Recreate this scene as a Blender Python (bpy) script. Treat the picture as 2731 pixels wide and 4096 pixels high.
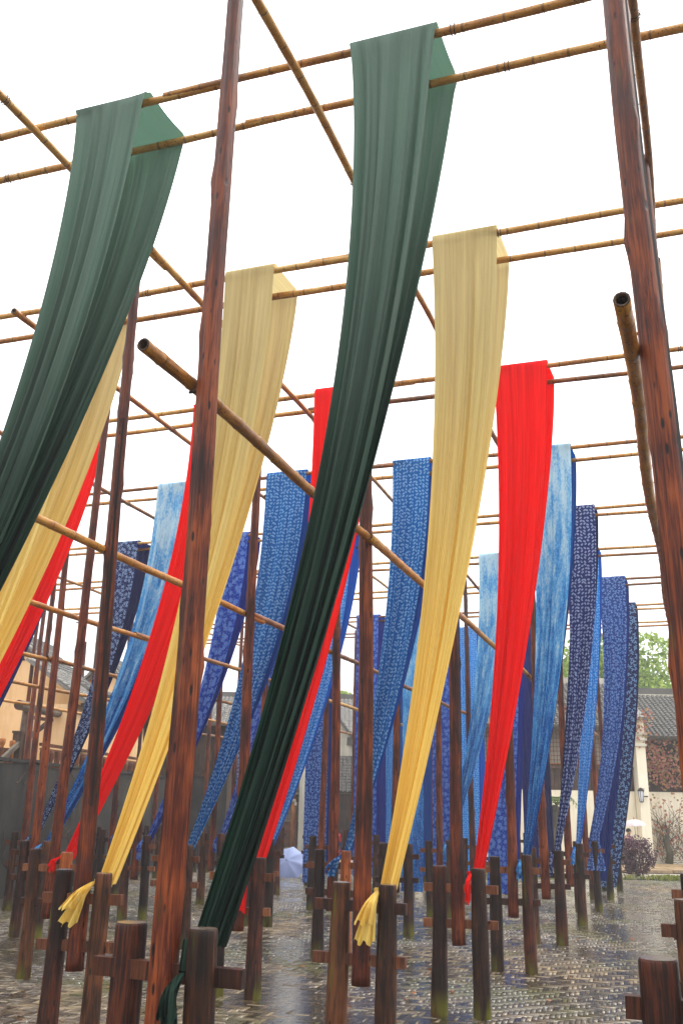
import bpy, math, random
import numpy as np
from mathutils import Vector, Matrix

for o in list(bpy.data.objects):
    bpy.data.objects.remove(o)
random.seed(11)
RNG = np.random.default_rng(5)
SC = bpy.context.scene
COL = SC.collection
PI = math.pi

# ------------------------------------------------------------------ camera
CAM_H = 2.08
PITCH, ROLL = 0.3126755, 0.0199358
cam_d = bpy.data.cameras.new('camera')
cam = bpy.data.objects.new('camera', cam_d)
COL.objects.link(cam)
F = Vector((0, math.cos(PITCH), math.sin(PITCH)))
R0 = Vector((1, 0, 0)); U0 = R0.cross(F)
Rr = math.cos(ROLL)*R0 + math.sin(ROLL)*U0
Ur = -math.sin(ROLL)*R0 + math.cos(ROLL)*U0
M = Matrix((Rr, Ur, -F)).transposed().to_4x4()
M.translation = Vector((0, 0, CAM_H))
cam.matrix_world = M
cam_d.sensor_fit = 'HORIZONTAL'; cam_d.sensor_width = 36.0
cam_d.lens = 36.0*3689.626/2731.0
cam_d.clip_start = 0.05; cam_d.clip_end = 2000
SC.camera = cam
SC.render.resolution_x = 682; SC.render.resolution_y = 1024

# ------------------------------------------------------------------ world: overcast sky
w = bpy.data.worlds.new('World'); SC.world = w; w.use_nodes = True
nt = w.node_tree; nt.nodes.clear()
wo = nt.nodes.new('ShaderNodeOutputWorld')
SUN_EL, SUN_AZ = math.radians(52), math.radians(78)
sky = nt.nodes.new('ShaderNodeTexSky'); sky.sky_type = 'NISHITA'; sky.sun_disc = False
sky.sun_elevation = SUN_EL; sky.sun_rotation = SUN_AZ
bg1 = nt.nodes.new('ShaderNodeBackground'); bg1.inputs[1].default_value = 0.05
hs = nt.nodes.new('ShaderNodeHueSaturation'); hs.inputs['Saturation'].default_value = 0.12
nt.links.new(sky.outputs[0], hs.inputs['Color']); nt.links.new(hs.outputs[0], bg1.inputs[0])
# cloud layer: the standard overcast sky, brighter towards the zenith
geo = nt.nodes.new('ShaderNodeTexCoord'); sep = nt.nodes.new('ShaderNodeSeparateXYZ')
nt.links.new(geo.outputs['Generated'], sep.inputs[0])
mr = nt.nodes.new('ShaderNodeMapRange'); mr.inputs['From Min'].default_value = 0.0; mr.inputs['From Max'].default_value = 1.0
mr.inputs['To Min'].default_value = 0.66; mr.inputs['To Max'].default_value = 2.5
nt.links.new(sep.outputs['Z'], mr.inputs['Value'])
nz = nt.nodes.new('ShaderNodeTexNoise'); nz.inputs['Scale'].default_value = 2.2; nz.inputs['Detail'].default_value = 3
nt.links.new(geo.outputs['Generated'], nz.inputs['Vector'])
m2 = nt.nodes.new('ShaderNodeMath'); m2.operation = 'MULTIPLY_ADD'; m2.inputs[1].default_value = 0.10; m2.inputs[2].default_value = 0.95
nt.links.new(nz.outputs[0], m2.inputs[0])
m3 = nt.nodes.new('ShaderNodeMath'); m3.operation = 'MULTIPLY'
nt.links.new(mr.outputs[0], m3.inputs[0]); nt.links.new(m2.outputs[0], m3.inputs[1])
bg2 = nt.nodes.new('ShaderNodeBackground'); bg2.inputs[0].default_value = (0.97, 0.985, 1.0, 1)
nt.links.new(m3.outputs[0], bg2.inputs[1])
add = nt.nodes.new('ShaderNodeAddShader')
nt.links.new(bg1.outputs[0], add.inputs[0]); nt.links.new(bg2.outputs[0], add.inputs[1])
nt.links.new(add.outputs[0], wo.inputs[0])

sd = bpy.data.lights.new('sun', 'SUN'); sd.energy = 1.5; sd.angle = math.radians(20); sd.color = (1, 0.96, 0.9)
so = bpy.data.objects.new('sun', sd); COL.objects.link(so)
sdir = Vector((math.sin(SUN_AZ)*math.cos(SUN_EL), math.cos(SUN_AZ)*math.cos(SUN_EL), math.sin(SUN_EL)))
so.rotation_euler = sdir.to_track_quat('Z', 'Y').to_euler()

vs = SC.view_settings
vs.view_transform = 'Standard'; vs.look = 'None'; vs.exposure = 0.4; vs.gamma = 1.0; vs.use_curve_mapping = False
SC.render.engine = 'CYCLES'
SC.cycles.max_bounces = 6; SC.cycles.transparent_max_bounces = 8

# ------------------------------------------------------------------ helpers
def lin(h):
    h = h.lstrip('#'); r = []
    for k in (0, 2, 4):
        c = int(h[k:k+2], 16)/255
        r.append(c/12.92 if c <= 0.04045 else ((c+0.055)/1.055)**2.4)
    return (*r, 1.0)

class NB:
    def __init__(s, name):
        s.m = bpy.data.materials.new(name); s.m.use_nodes = True
        s.t = s.m.node_tree; s.t.nodes.clear()
        s.out = s.t.nodes.new('ShaderNodeOutputMaterial')
        s.b = s.n('ShaderNodeBsdfPrincipled')
        s.link(s.b.outputs[0], s.out.inputs[0])
    def link(s, a, b): s.t.links.new(a, b)
    def put(s, sock, v):
        if isinstance(v, bpy.types.NodeSocket): s.link(v, sock)
        elif v is not None: sock.default_value = v
    def n(s, typ, props=None, **ins):
        nd = s.t.nodes.new(typ)
        for k, v in (props or {}).items(): setattr(nd, k, v)
        for k, v in ins.items():
            k2 = k.replace('_', ' ')
            if k.startswith('i') and k[1:].isdigit(): s.put(nd.inputs[int(k[1:])], v)
            else: s.put(nd.inputs[k2], v)
        return nd
    def math(s, op, a, b=None, c=None, clamp=False):
        nd = s.n('ShaderNodeMath', {'operation': op, 'use_clamp': clamp}, i0=a)
        if b is not None: s.put(nd.inputs[1], b)
        if c is not None: s.put(nd.inputs[2], c)
        return nd.outputs[0]
    def mix(s, fac, a, b, mode='MIX'):
        nd = s.n('ShaderNodeMix', {'data_type': 'RGBA', 'blend_type': mode})
        s.put(nd.inputs[0], fac); s.put(nd.inputs[6], a); s.put(nd.inputs[7], b)
        return nd.outputs[2]
    def ramp(s, fac, stops, interp='LINEAR'):
        nd = s.n('ShaderNodeValToRGB', Fac=fac); cr = nd.color_ramp; cr.interpolation = interp
        while len(cr.elements) < len(stops): cr.elements.new(0.5)
        for e, (p, c) in zip(cr.elements, stops):
            e.position = p; e.color = c if len(c) == 4 else (*c, 1)
        return nd.outputs[0]
    def smooth(s, v, a, b):
        return s.n('ShaderNodeMapRange', {'interpolation_type': 'SMOOTHSTEP'}, Value=v, From_Min=a, From_Max=b).outputs[0]
    def noise(s, vec, scale, detail=4, rough=0.55, dist=0.0):
        return s.n('ShaderNodeTexNoise', Vector=vec, Scale=scale, Detail=detail, Roughness=rough, Distortion=dist).outputs[0]
    def mapping(s, vec, sc=(1, 1, 1), loc=(0, 0, 0)):
        return s.n('ShaderNodeMapping', Vector=vec, Scale=sc, Location=loc).outputs[0]
    def objvec(s, sc=(1, 1, 1)):
        tc = s.n('ShaderNodeTexCoord'); oi = s.n('ShaderNodeObjectInfo')
        off = s.n('ShaderNodeVectorMath', {'operation': 'SCALE'}, i0=(17.3, 9.1, 5.7)); s.put(off.inputs['Scale'], oi.outputs['Random'])
        v = s.n('ShaderNodeVectorMath', {'operation': 'MULTIPLY'}, i0=tc.outputs['Object'], i1=sc)
        return s.n('ShaderNodeVectorMath', {'operation': 'ADD'}, i0=v.outputs[0], i1=off.outputs[0]).outputs[0], tc, oi
    def bump(s, h, strength=0.3, dist=0.01):
        nd = s.n('ShaderNodeBump', Height=h, Strength=strength, Distance=dist)
        s.link(nd.outputs[0], s.b.inputs['Normal'])
    def set(s, **k):
        for kk, v in k.items(): s.put(s.b.inputs[kk.replace('_', ' ')], v)
        return s.m

class MB:
    """collects vertices and faces, then links them as one mesh object"""
    def __init__(s): s.v = []; s.f = []; s.mi = []; s.uv = None; s.k = 0
    def add(s, vs_, fs, mi=0):
        b = len(s.v); s.v += [tuple(x) for x in vs_]
        s.f += [tuple(i+b for i in f) for f in fs]; s.mi += [mi]*len(fs); return b
    def box(s, c, d, rot=None, mi=0, taper=1.0):
        x, y, z = d[0]/2, d[1]/2, d[2]/2
        vs_ = [Vector((sx*x*(taper if sz > 0 else 1), sy*y*(taper if sz > 0 else 1), sz*z)) for sz in (-1, 1) for sy in (-1, 1) for sx in (-1, 1)]
        if rot is not None: vs_ = [rot @ v for v in vs_]
        c = Vector(c); vs_ = [v+c for v in vs_]
        return s.add(vs_, [(0, 2, 3, 1), (4, 5, 7, 6), (0, 1, 5, 4), (2, 6, 7, 3), (0, 4, 6, 2), (1, 3, 7, 5)], mi)
    def bar(s, a, b, wd, ht, mi=0, up=Vector((0, 0, 1))):
        a = Vector(a); b = Vector(b); t = b-a; L = t.length; t.normalize()
        sx = t.cross(up); 
        if sx.length < 1e-4: sx = Vector((1, 0, 0))
        sx.normalize(); sz = sx.cross(t)
        rot = Matrix((sx, t, sz)).transposed()
        s.box((a+b)/2, (wd, L, ht), rot, mi)
    def tube(s, pts, rad, n=10, cap=True, mi=0, capmi=None, ov=None):
        pts = [Vector(p) for p in pts]; N = len(pts)
        if not hasattr(rad, '__len__'): rad = [rad]*N
        T = (pts[1]-pts[0]).normalized()
        ref = Vector((0, 0, 1)) if abs(T.z) < 0.9 else Vector((1, 0, 0))
        X = T.cross(ref).normalized(); base = len(s.v)
        for i, p in enumerate(pts):
            if 0 < i < N-1: t = (pts[i+1]-pts[i-1]).normalized()
            elif i == N-1: t = (pts[i]-pts[i-1]).normalized()
            else: t = T
            X = (X - t*X.dot(t)).normalized(); Y = t.cross(X)
            for k in range(n):
                a = 2*PI*k/n; r = rad[i]*(ov(i, k) if ov else 1)
                q = p + X*(r*math.cos(a)) + Y*(r*math.sin(a)); s.v.append((q.x, q.y, q.z))
        for i in range(N-1):
            for k in range(n):
                k2 = (k+1) % n
                s.f.append((base+i*n+k, base+i*n+k2, base+(i+1)*n+k2, base+(i+1)*n+k)); s.mi.append(mi)
        if cap:
            cm = mi if capmi is None else capmi
            s.f.append(tuple(base+k for k in range(n))[::-1]); s.mi.append(cm)
            s.f.append(tuple(base+(N-1)*n+k for k in range(n))); s.mi.append(cm)
    def mesh(s, name, mats, smooth=False):
        me = bpy.data.meshes.new(name); me.from_pydata(s.v, [], s.f)
        for m in (mats if isinstance(mats, (list, tuple)) else [mats]): me.materials.append(m)
        if any(s.mi): me.polygons.foreach_set('material_index', s.mi)
        if smooth: me.polygons.foreach_set('use_smooth', [len(f) <= 4 for f in s.f])
        me.update(); return me
    def build(s, name, mats, parent=None, loc=None, smooth=False):
        return link(name, s.mesh(name, mats, smooth), parent, loc)

def link(name, me, parent=None, loc=None, rot=None):
    o = bpy.data.objects.new(name, me); COL.objects.link(o)
    if parent is not None: o.parent = parent
    if loc is not None: o.location = loc
    if rot is not None: o.rotation_euler = rot
    return o
def tag(o, label=None, cat=None, group=None, kind=None):
    if label: o['label'] = label
    if cat: o['category'] = cat
    if group: o['group'] = group
    if kind: o['kind'] = kind
    return o
def empty(name, loc, label=None, cat=None, group=None, rz=0):
    o = bpy.data.objects.new(name, None); COL.objects.link(o); o.location = loc; o.rotation_euler = (0, 0, rz)
    o.empty_display_size = 0.2
    return tag(o, label, cat, group)

# yard grid: g(i, j) is the foot of the pole in column i (across) and row j (back)
G0 = Vector((-0.8467, 5.1063)); GI = Vector((2.5129, -0.8477)); GJ = Vector((1.1157, 2.9586))
TH = Vector((GI.x, GI.y, 0)).normalized()            # along the cross bars
DH = Vector((-TH.y, TH.x, 0))                        # horizontal, away from the camera
def g(i, j, z=0.0):
    p = G0 + i*GI + j*GJ
    return Vector((p.x, p.y, z))

# ------------------------------------------------------------------ materials
def wood_mat(name, dark, mid, light, moss=0.0, rough=0.46, zs=1.0, purple=0.0, spec=0.22):
    b = NB(name); v, tc, oi = b.objvec((11, 11, 0.9*zs))
    n1 = b.noise(v, 2.0, 6, 0.62, 0.6)
    v2, _, _ = b.objvec((55, 55, 1.8*zs)); n2 = b.noise(v2, 2.0, 3, 0.6)
    v3, _, _ = b.objvec((1.6, 1.6, 1.3)); n3 = b.noise(v3, 1.5, 3)
    f = b.math('ADD', b.math('MULTIPLY', n1, 0.55), b.math('MULTIPLY', n2, 0.45))
    f = b.math('ADD', f, b.math('MULTIPLY', b.math('SUBTRACT', n3, 0.5), 0.45))
    f = b.math('ADD', f, b.math('MULTIPLY', b.math('SUBTRACT', oi.outputs['Random'], 0.5), 0.12))
    c = b.ramp(f, [(0.36, dark), (0.50, mid), (0.66, light)])
    # dark knots
    vk, _, _ = b.objvec((17, 17, 5.0)); vo = b.n('ShaderNodeTexVoronoi', Vector=vk, Scale=1.0)
    kn = b.smooth(vo.outputs['Distance'], 0.10, 0.20)
    c = b.mix(kn, lin('#180a06'), c)
    sp = b.n('ShaderNodeSeparateXYZ', Vector=tc.outputs['Object'])
    if purple:
        pz = b.smooth(sp.outputs['Z'], 3.6, 7.2)
        c = b.mix(b.math('MULTIPLY', pz, purple), c, lin('#4e302a'))
    if moss:
        vm, _, _ = b.objvec((5, 5, 1.0)); nm = b.noise(vm, 1.3, 4, 0.6)
        mz = b.math('SUBTRACT', 1.0, b.smooth(sp.outputs['Z'], 0.02, moss))
        geo_ = b.n('ShaderNodeNewGeometry'); sn = b.n('ShaderNodeSeparateXYZ', Vector=geo_.outputs['Normal'])
        side = b.smooth(b.math('MULTIPLY', sn.outputs['X'], -1.0), 0.2, 0.9)
        mm = b.math('MAXIMUM', b.math('MULTIPLY', mz, b.smooth(nm, 0.36, 0.6)),
                    b.math('MULTIPLY', side, b.math('MULTIPLY', b.smooth(nm, 0.58, 0.70), 0.8)))
        c = b.mix(mm, c, lin('#565410'))
    b.set(Base_Color=c, Roughness=b.n('ShaderNodeMapRange', Value=n1, To_Min=rough-0.12, To_Max=rough+0.18).outputs[0])
    b.b.inputs['Specular IOR Level'].default_value = spec
    b.bump(b.math('ADD', n2, b.math('MULTIPLY', kn, 0.5)), 0.45, 0.012)
    return b.m
M_POLE = wood_mat('red_brown_pole_wood', lin('#190703'), lin('#4f1d0c'), lin('#8a4218'), moss=0.0, purple=0.42)
M_POLE_MOSS = wood_mat('mossy_pole_wood', lin('#190703'), lin('#4c1c0c'), lin('#86401a'), moss=0.8, purple=0.42)
M_POST = wood_mat('dark_post_wood', lin('#0a0402'), lin('#261009'), lin('#5a2913'), moss=0.30, rough=0.50, spec=.2)
M_XBAR = wood_mat('dark_crossbar_wood', lin('#150a06'), lin('#34180d'), lin('#5c3018'), rough=0.42)
M_POST_B = wood_mat('brown_post_wood', lin('#100703'), lin('#321a0d'), lin('#64391d'), moss=0.28, rough=0.50, spec=.2)
M_POST_O = wood_mat('orange_post_wood', lin('#45200c'), lin('#8a4317'), lin('#b3662a'), moss=0.3, rough=0.45)
M_BEAM = wood_mat('old_beam_wood', lin('#241812'), lin('#4a3527'), lin('#6d5440'), rough=0.6)
M_ORANGE = wood_mat('orange_timber', lin('#5a2f12'), lin('#8d5424'), lin('#b0743a'), rough=0.55)
M_CUT = NB('cut_end_grain').set(Base_Color=lin('#63554b'), Roughness=0.2)
b = NB('bolt_iron'); M_IRON = b.set(Base_Color=(0.03, 0.022, 0.018, 1), Roughness=0.5, Metallic=0.6)

def bamboo_mat():
    b = NB('golden_bamboo'); uv = b.n('ShaderNodeUVMap', {'uv_map': 'UVMap'}); sp = b.n('ShaderNodeSeparateXYZ', Vector=uv.outputs[0])
    oi = b.n('ShaderNodeObjectInfo')
    tc = b.n('ShaderNodeTexCoord')
    n1 = b.noise(b.mapping(uv.outputs[0], (14, 1.3, 1)), 1.5, 5, 0.65, 0.3)
    n2 = b.noise(tc.outputs['Object'], 2.2, 4, 0.6)
    f = b.math('ADD', b.math('MULTIPLY', n1, 0.55), b.math('MULTIPLY', n2, 0.45))
    f = b.math('ADD', f, b.math('MULTIPLY', b.math('SUBTRACT', oi.outputs['Random'], 0.5), 0.28))
    c = b.ramp(f, [(0.28, lin('#573210')), (0.43, lin('#8f581b')), (0.56, lin('#b67c2e')), (0.74, lin('#cfa65c'))])
    fr = b.math('FRACT', sp.outputs['Y'])
    ring = b.math('LESS_THAN', b.math('ABSOLUTE', b.math('SUBTRACT', fr, 0.5)), 0.028)
    c = b.mix(b.math('MULTIPLY', ring, 0.55), c, lin('#26140a'))
    spk = b.noise(tc.outputs['Object'], 55, 2, 0.5)
    c = b.mix(b.smooth(spk, 0.60, 0.72), c, lin('#2b1608'))
    b.set(Base_Color=c, Roughness=0.36)
    b.bump(n1, 0.2, 0.006); return b.m
M_BAMBOO = bamboo_mat()

# cloth ------------------------------------------------------------
def cloth_mat(name, kind, c1, c2, back=None, print_col='#b9cde8', scale=0.07, trans=0.30, fade=None, streak=0.5, tsat=1.4, flen=6.2):
    b = NB(name)
    uvn = b.n('ShaderNodeUVMap', {'uv_map': 'UVMap'}); uv = uvn.outputs[0]
    oi = b.n('ShaderNodeObjectInfo')
    sh = b.n('ShaderNodeVectorMath', {'operation': 'SCALE'}, i0=(3.1, 7.7, 0)); b.put(sh.inputs['Scale'], oi.outputs['Random'])
    uvr = b.n('ShaderNodeVectorMath', {'operation': 'ADD'}, i0=uv, i1=sh.outputs[0]).outputs[0]
    s1 = b.noise(b.mapping(uvr, (34, 0.35, 1)), 1.0, 4, 0.6)
    s2 = b.noise(b.mapping(uvr, (150, 1.6, 1)), 1.0, 3, 0.6)
    wv = b.noise(b.mapping(uvr, (300, 300, 1)), 1.0, 2, 0.5)
    st = b.math('ADD', b.math('MULTIPLY', s1, 0.65), b.math('MULTIPLY', s2, 0.35))
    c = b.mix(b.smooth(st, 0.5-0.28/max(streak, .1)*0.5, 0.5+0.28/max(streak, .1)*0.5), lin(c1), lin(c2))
    if fade:   # upper length takes its own tone, easing into the main colours lower down
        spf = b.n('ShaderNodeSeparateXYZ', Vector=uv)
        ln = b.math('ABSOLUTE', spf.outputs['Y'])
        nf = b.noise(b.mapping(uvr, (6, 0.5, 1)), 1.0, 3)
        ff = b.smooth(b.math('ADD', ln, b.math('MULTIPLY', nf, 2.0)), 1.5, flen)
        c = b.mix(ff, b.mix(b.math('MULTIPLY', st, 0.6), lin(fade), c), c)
    if kind == 'tiedye':
        t1 = b.noise(b.mapping(uvr, (9.0, 1.5, 1)), 1.0, 6, 0.66, 0.25)
        t2 = b.noise(b.mapping(uvr, (42, 16, 1)), 1.0, 3, 0.6)
        t3 = b.n('ShaderNodeTexVoronoi', {'feature': 'F1'}, Vector=b.mapping(uvr, (26, 26, 1)), Scale=1.0, Randomness=0.5).outputs['Distance']
        ring = b.math('MULTIPLY', b.smooth(t3, 0.16, 0.24), b.math('SUBTRACT', 1.0, b.smooth(t3, 0.26, 0.36)))
        a = b.math('ADD', b.math('MULTIPLY', t1, 0.7), b.math('MULTIPLY', t2, 0.3))
        spf = b.n('ShaderNodeSeparateXYZ', Vector=uv); ln = b.math('ABSOLUTE', spf.outputs['Y'])
        a = b.math('SUBTRACT', b.math('ADD', a, 0.04), b.math('MULTIPLY', ln, 0.040))
        c = b.ramp(a, [(0.16, lin(c1)), (0.30, lin(c2)), (0.42, lin('#5b9fd2')), (0.56, lin('#b4d3df'))])
        c = b.mix(b.math('MULTIPLY', ring, 0.40), c, lin(print_col))
    elif kind in ('oval', 'rosette', 'floral', 'blossom'):
        v = b.n('ShaderNodeVectorMath', {'operation': 'SCALE'}, i0=uvr); v.inputs['Scale'].default_value = 1/scale
        vor = b.n('ShaderNodeTexVoronoi', {'feature': 'F1', 'voronoi_dimensions': '2D'}, Vector=v.outputs[0], Scale=1.0, Randomness=0.45 if kind == 'oval' else 0.75)
        loc = b.n('ShaderNodeVectorMath', {'operation': 'SUBTRACT'}, i0=v.outputs[0], i1=vor.outputs['Position']).outputs[0]
        rc = b.n('ShaderNodeSeparateColor', Color=vor.outputs['Color'])
        if kind == 'oval':
            ang = b.math('MULTIPLY', b.math('ROUND', rc.outputs[0]), 1.57)
            ang = b.math('ADD', ang, 0.75)
        else: ang = b.math('MULTIPLY', rc.outputs[0], 6.28)
        rot = b.n('ShaderNodeVectorRotate', {'rotation_type': 'Z_AXIS'}, Vector=loc, Angle=ang).outputs[0]
        if kind == 'oval':
            e = b.n('ShaderNodeVectorMath', {'operation': 'MULTIPLY'}, i0=rot, i1=(1.0, 1.75, 1))
            r = b.n('ShaderNodeVectorMath', {'operation': 'LENGTH'}, i0=e.outputs[0]).outputs['Value']
            msk = b.math('MULTIPLY', b.math('SUBTRACT', 1.0, b.smooth(r, 0.36, 0.44)), b.math('MULTIPLY_ADD', b.smooth(r, 0.10, 0.18), 0.7, 0.3))
        else:
            r = b.n('ShaderNodeVectorMath', {'operation': 'LENGTH'}, i0=rot).outputs['Value']
            sp = b.n('ShaderNodeSeparateXYZ', Vector=rot)
            th = b.math('ARCTAN2', sp.outputs['Y'], sp.outputs['X'])
            if kind == 'rosette':
                rad = b.math('MULTIPLY_ADD', b.math('COSINE', b.math('MULTIPLY', th, 8.0)), 0.03, 0.36)
                rr = b.math('DIVIDE', r, rad)
                inn = b.math('SUBTRACT', 1.0, b.smooth(rr, 0.93, 1.05))
                rg = b.math('MULTIPLY_ADD', b.math('SINE', b.math('MULTIPLY', rr, 15.0)), 0.35, 0.62)
                msk = b.math('MULTIPLY', inn, rg)
            else:
                k = 5.0 if kind == 'blossom' else 3.0
                rad = b.math('MULTIPLY_ADD', b.math('COSINE', b.math('MULTIPLY', th, k)), 0.16, 0.30)
                rr = b.math('DIVIDE', r, rad)
                msk = b.math('SUBTRACT', 1.0, b.smooth(rr, 0.85, 1.1))
                msk = b.math('MULTIPLY', msk, b.math('MULTIPLY_ADD', b.smooth(rr, 0.15, 0.4), 0.55, 0.45))
        # small filler marks between the motifs
        v2 = b.n('ShaderNodeTexVoronoi', {'feature': 'F1', 'voronoi_dimensions': '2D'}, Vector=v.outputs[0], Scale=2.3, Randomness=0.9)
        fil = b.math('SUBTRACT', 1.0, b.smooth(v2.outputs['Distance'], 0.16, 0.26))
        if kind == 'oval': fil = b.math('MULTIPLY', fil, 0.12)
        elif kind == 'rosette':
            fil = b.math('MULTIPLY', b.math('MULTIPLY', fil, b.smooth(v2.outputs['Distance'], 0.05, 0.12)), 0.75)
        else: fil = b.math('MULTIPLY', fil, 0.45)
        msk = b.math('MAXIMUM', msk, fil)
        c = b.mix(b.math('MULTIPLY', msk, 0.72), c, lin(print_col))
    if back:
        gm = b.n('ShaderNodeNewGeometry')
        cb = b.mix(b.smooth(st, 0.3, 0.7), lin(back), tuple(x*0.75 for x in lin(back)[:3]) + (1,))
        c = b.mix(b.math('MULTIPLY', gm.outputs['Backfacing'], 1.0), c, cb)
    b.set(Base_Color=c, Roughness=0.85)
    b.b.inputs['Specular IOR Level'].default_value = 0.08
    b.bump(b.math('ADD', b.math('MULTIPLY', wv, .15), b.math('ADD', b.math('MULTIPLY', s2, .5), b.math('MULTIPLY', s1, 2.2))), 0.5, 0.012)
    hsv = b.n('ShaderNodeHueSaturation', Color=c); hsv.inputs['Saturation'].default_value = tsat; hsv.inputs['Value'].default_value = 1.15
    tr = b.n('ShaderNodeBsdfTranslucent', Color=hsv.outputs[0])
    mx = b.n('ShaderNodeMixShader', Fac=trans)
    b.link(b.b.outputs[0], mx.inputs[1]); b.link(tr.outputs[0], mx.inputs[2]); b.link(mx.outputs[0], b.out.inputs[0])
    return b.m
CM = {
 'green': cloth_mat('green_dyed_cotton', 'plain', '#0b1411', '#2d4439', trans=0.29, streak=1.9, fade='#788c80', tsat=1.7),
 'yellow': cloth_mat('yellow_dyed_cotton', 'plain', '#e9bf4a', '#fbe48a', trans=0.40, streak=1.0, fade='#a79e84', tsat=1.0, flen=7.2),  # khaki top: weaker light on the upper length put into the colour
 'red': cloth_mat('red_dyed_cotton', 'plain', '#d8060c', '#f5211c', trans=0.38, streak=0.9),
 'tie': cloth_mat('pale_blue_tie_dye', 'tiedye', '#12346f', '#2566ad', back='#1c4a8f', trans=0.30),
 'oval': cloth_mat('blue_oval_print', 'oval', '#0f4d94', '#2270b6', back='#0f438f', scale=0.064, trans=0.32, print_col='#9cc6e6'),
 'oval_pale': cloth_mat('pale_blue_oval_print', 'oval', '#2474c4', '#4294dc', back='#1a55b0', scale=0.066, trans=0.34, print_col='#b4d4f2'),
 'oval_dark': cloth_mat('navy_oval_print', 'oval', '#1b2352', '#27346f', back='#181f4a', scale=0.072, trans=0.25, print_col='#a9b6d8'),
 'rosette': cloth_mat('indigo_rosette_print', 'rosette', '#1d3488', '#2848a6', back='#182c80', scale=0.14, trans=0.30, print_col='#8cacdf'),
 'floral': cloth_mat('navy_blossom_print', 'blossom', '#1b2148', '#252c5c', back='#1c2250', scale=0.10, trans=0.25, print_col='#9fb6d8'),
 'leaf': cloth_mat('indigo_leaf_print', 'floral', '#182c66', '#26468f', back='#172c70', scale=0.075, trans=0.28, print_col='#8fb0e4'),
 'leaf_dark': cloth_mat('dark_leaf_print', 'floral', '#14163a', '#1e2150', back='#171b45', scale=0.12, trans=0.22, print_col='#86a6cc'),
 'navy': cloth_mat('plain_navy_cotton', 'plain', '#171d55', '#222c6e', trans=0.25),
}

# ------------------------------------------------------------------ ground
b = NB('distant_ground'); M_FAR = b.set(Base_Color=(0.07, 0.07, 0.055, 1), Roughness=0.9)
gm_ = MB(); gm_.add([(-400, -60, -.09), (400, -60, -.09), (400, 700, -.09), (-400, 700, -.09)], [(0, 1, 2, 3)])
tag(gm_.build('ground', M_FAR), kind='structure')

b = NB('wet_mortar'); tc = b.n('ShaderNodeTexCoord'); n = b.noise(tc.outputs['Object'], 3, 4)
M_MORTAR = b.set(Base_Color=b.mix(n, (0.018, 0.016, 0.012, 1), (0.05, 0.046, 0.03, 1)), Roughness=0.25)
pv = MB(); pv.add([(-14, -2, -.017), (17, -2, -.017), (17, 33.75, -.017), (-14, 33.75, -.017)], [(0, 1, 2, 3)])
pavement = tag(pv.build('pavement', M_MORTAR), 'wet herringbone brick paving of the drying yard', kind='structure')

def brick_mat():
    b = NB('wet_grey_brick'); P = b.n('ShaderNodeNewGeometry').outputs['Position']
    n1 = b.noise(P, 0.45, 4, 0.6); n2 = b.noise(P, 9, 4, 0.6); n3 = b.noise(P, 60, 2, 0.6)
    nw = b.noise(b.mapping(P, (0.55, 0.32, 1), (3, 7, 0)), 1.0, 4, 0.6, 0.4)
    at = b.n('ShaderNodeAttribute', {'attribute_name': 'tone'})
    oi = b.n('ShaderNodeObjectInfo')
    tn = b.math('MAXIMUM', at.outputs['Fac'], b.math('MULTIPLY', oi.outputs['Random'], b.math('LESS_THAN', at.outputs['Fac'], 0.001)))
    f = b.math('ADD', b.math('MULTIPLY', tn, 0.60), b.math('MULTIPLY', n2, 0.40))
    c = b.ramp(f, [(0.10, lin('#282018')), (0.40, lin('#57493a')), (0.65, lin('#7c6b53')), (0.92, lin('#ad986f'))])
    ms = b.smooth(b.math('ADD', n1, b.math('MULTIPLY', n2, 0.25)), 0.58, 0.76)
    c = b.mix(b.math('MULTIPLY', ms, 0.8), c, lin('#4d4c14'))
    wet = b.smooth(b.math('ADD', nw, b.math('ADD', b.math('MULTIPLY', b.math('SUBTRACT', tn, .5), .16), b.math('MULTIPLY', b.math('SUBTRACT', n2, .5), .30))), 0.42, 0.55)       # where a thin film of rain stands on the bricks
    b.set(Base_Color=b.mix(b.math('MULTIPLY', wet, 0.35), c, lin('#0d0a07')), Roughness=b.math('MULTIPLY_ADD', n2, 0.35, 0.30))
    b.b.inputs['Specular IOR Level'].default_value = 0.22
    b.put(b.b.inputs['Coat Weight'], wet); b.b.inputs['Coat Roughness'].default_value = 0.05
    b.bump(b.math('ADD', n3, b.math('MULTIPLY', n2, 2.0)), 0.32, 0.006)
    return b.m
M_BRICK = brick_mat()
WATER_Z = -0.0006
BT, BL = 0.056, 0.224
def herringbone():
    n = 4; t = BT; ang = math.atan2(TH.y, TH.x) + 0.02
    ca, sa = math.cos(ang), math.sin(ang); res = []
    # tile coordinates -> world; cover the trapezium seen by the camera with a margin
    o = np.array([0.0, 18.0]); lim = int(26/t)
    a = np.arange(-lim, lim)
    for orient in (0, 1):
        for bb in range(-2*lim//(2*n)-1, 2*lim//(2*n)+2):
            if orient == 0: cx = a + 2*n*bb + n/2; cy = a + 0.5
            else: cx = a + 0.5; cy = a - 2*n + 1 + 2*n*bb + n/2
            wx = o[0] + (cx*ca - cy*sa)*t; wy = o[1] + (cx*sa + cy*ca)*t
            k = (wy > 6.2) & (wy < 33.6) & (np.abs(wx) < 0.43*wy + 1.6) & (wx > -7.8 + 0.163*(wy-22.6))
            if k.any(): res.append(np.stack([wx[k], wy[k], np.full(k.sum(), ang + orient*PI/2)], 1))
    return np.concatenate(res)
HB = herringbone()
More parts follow.
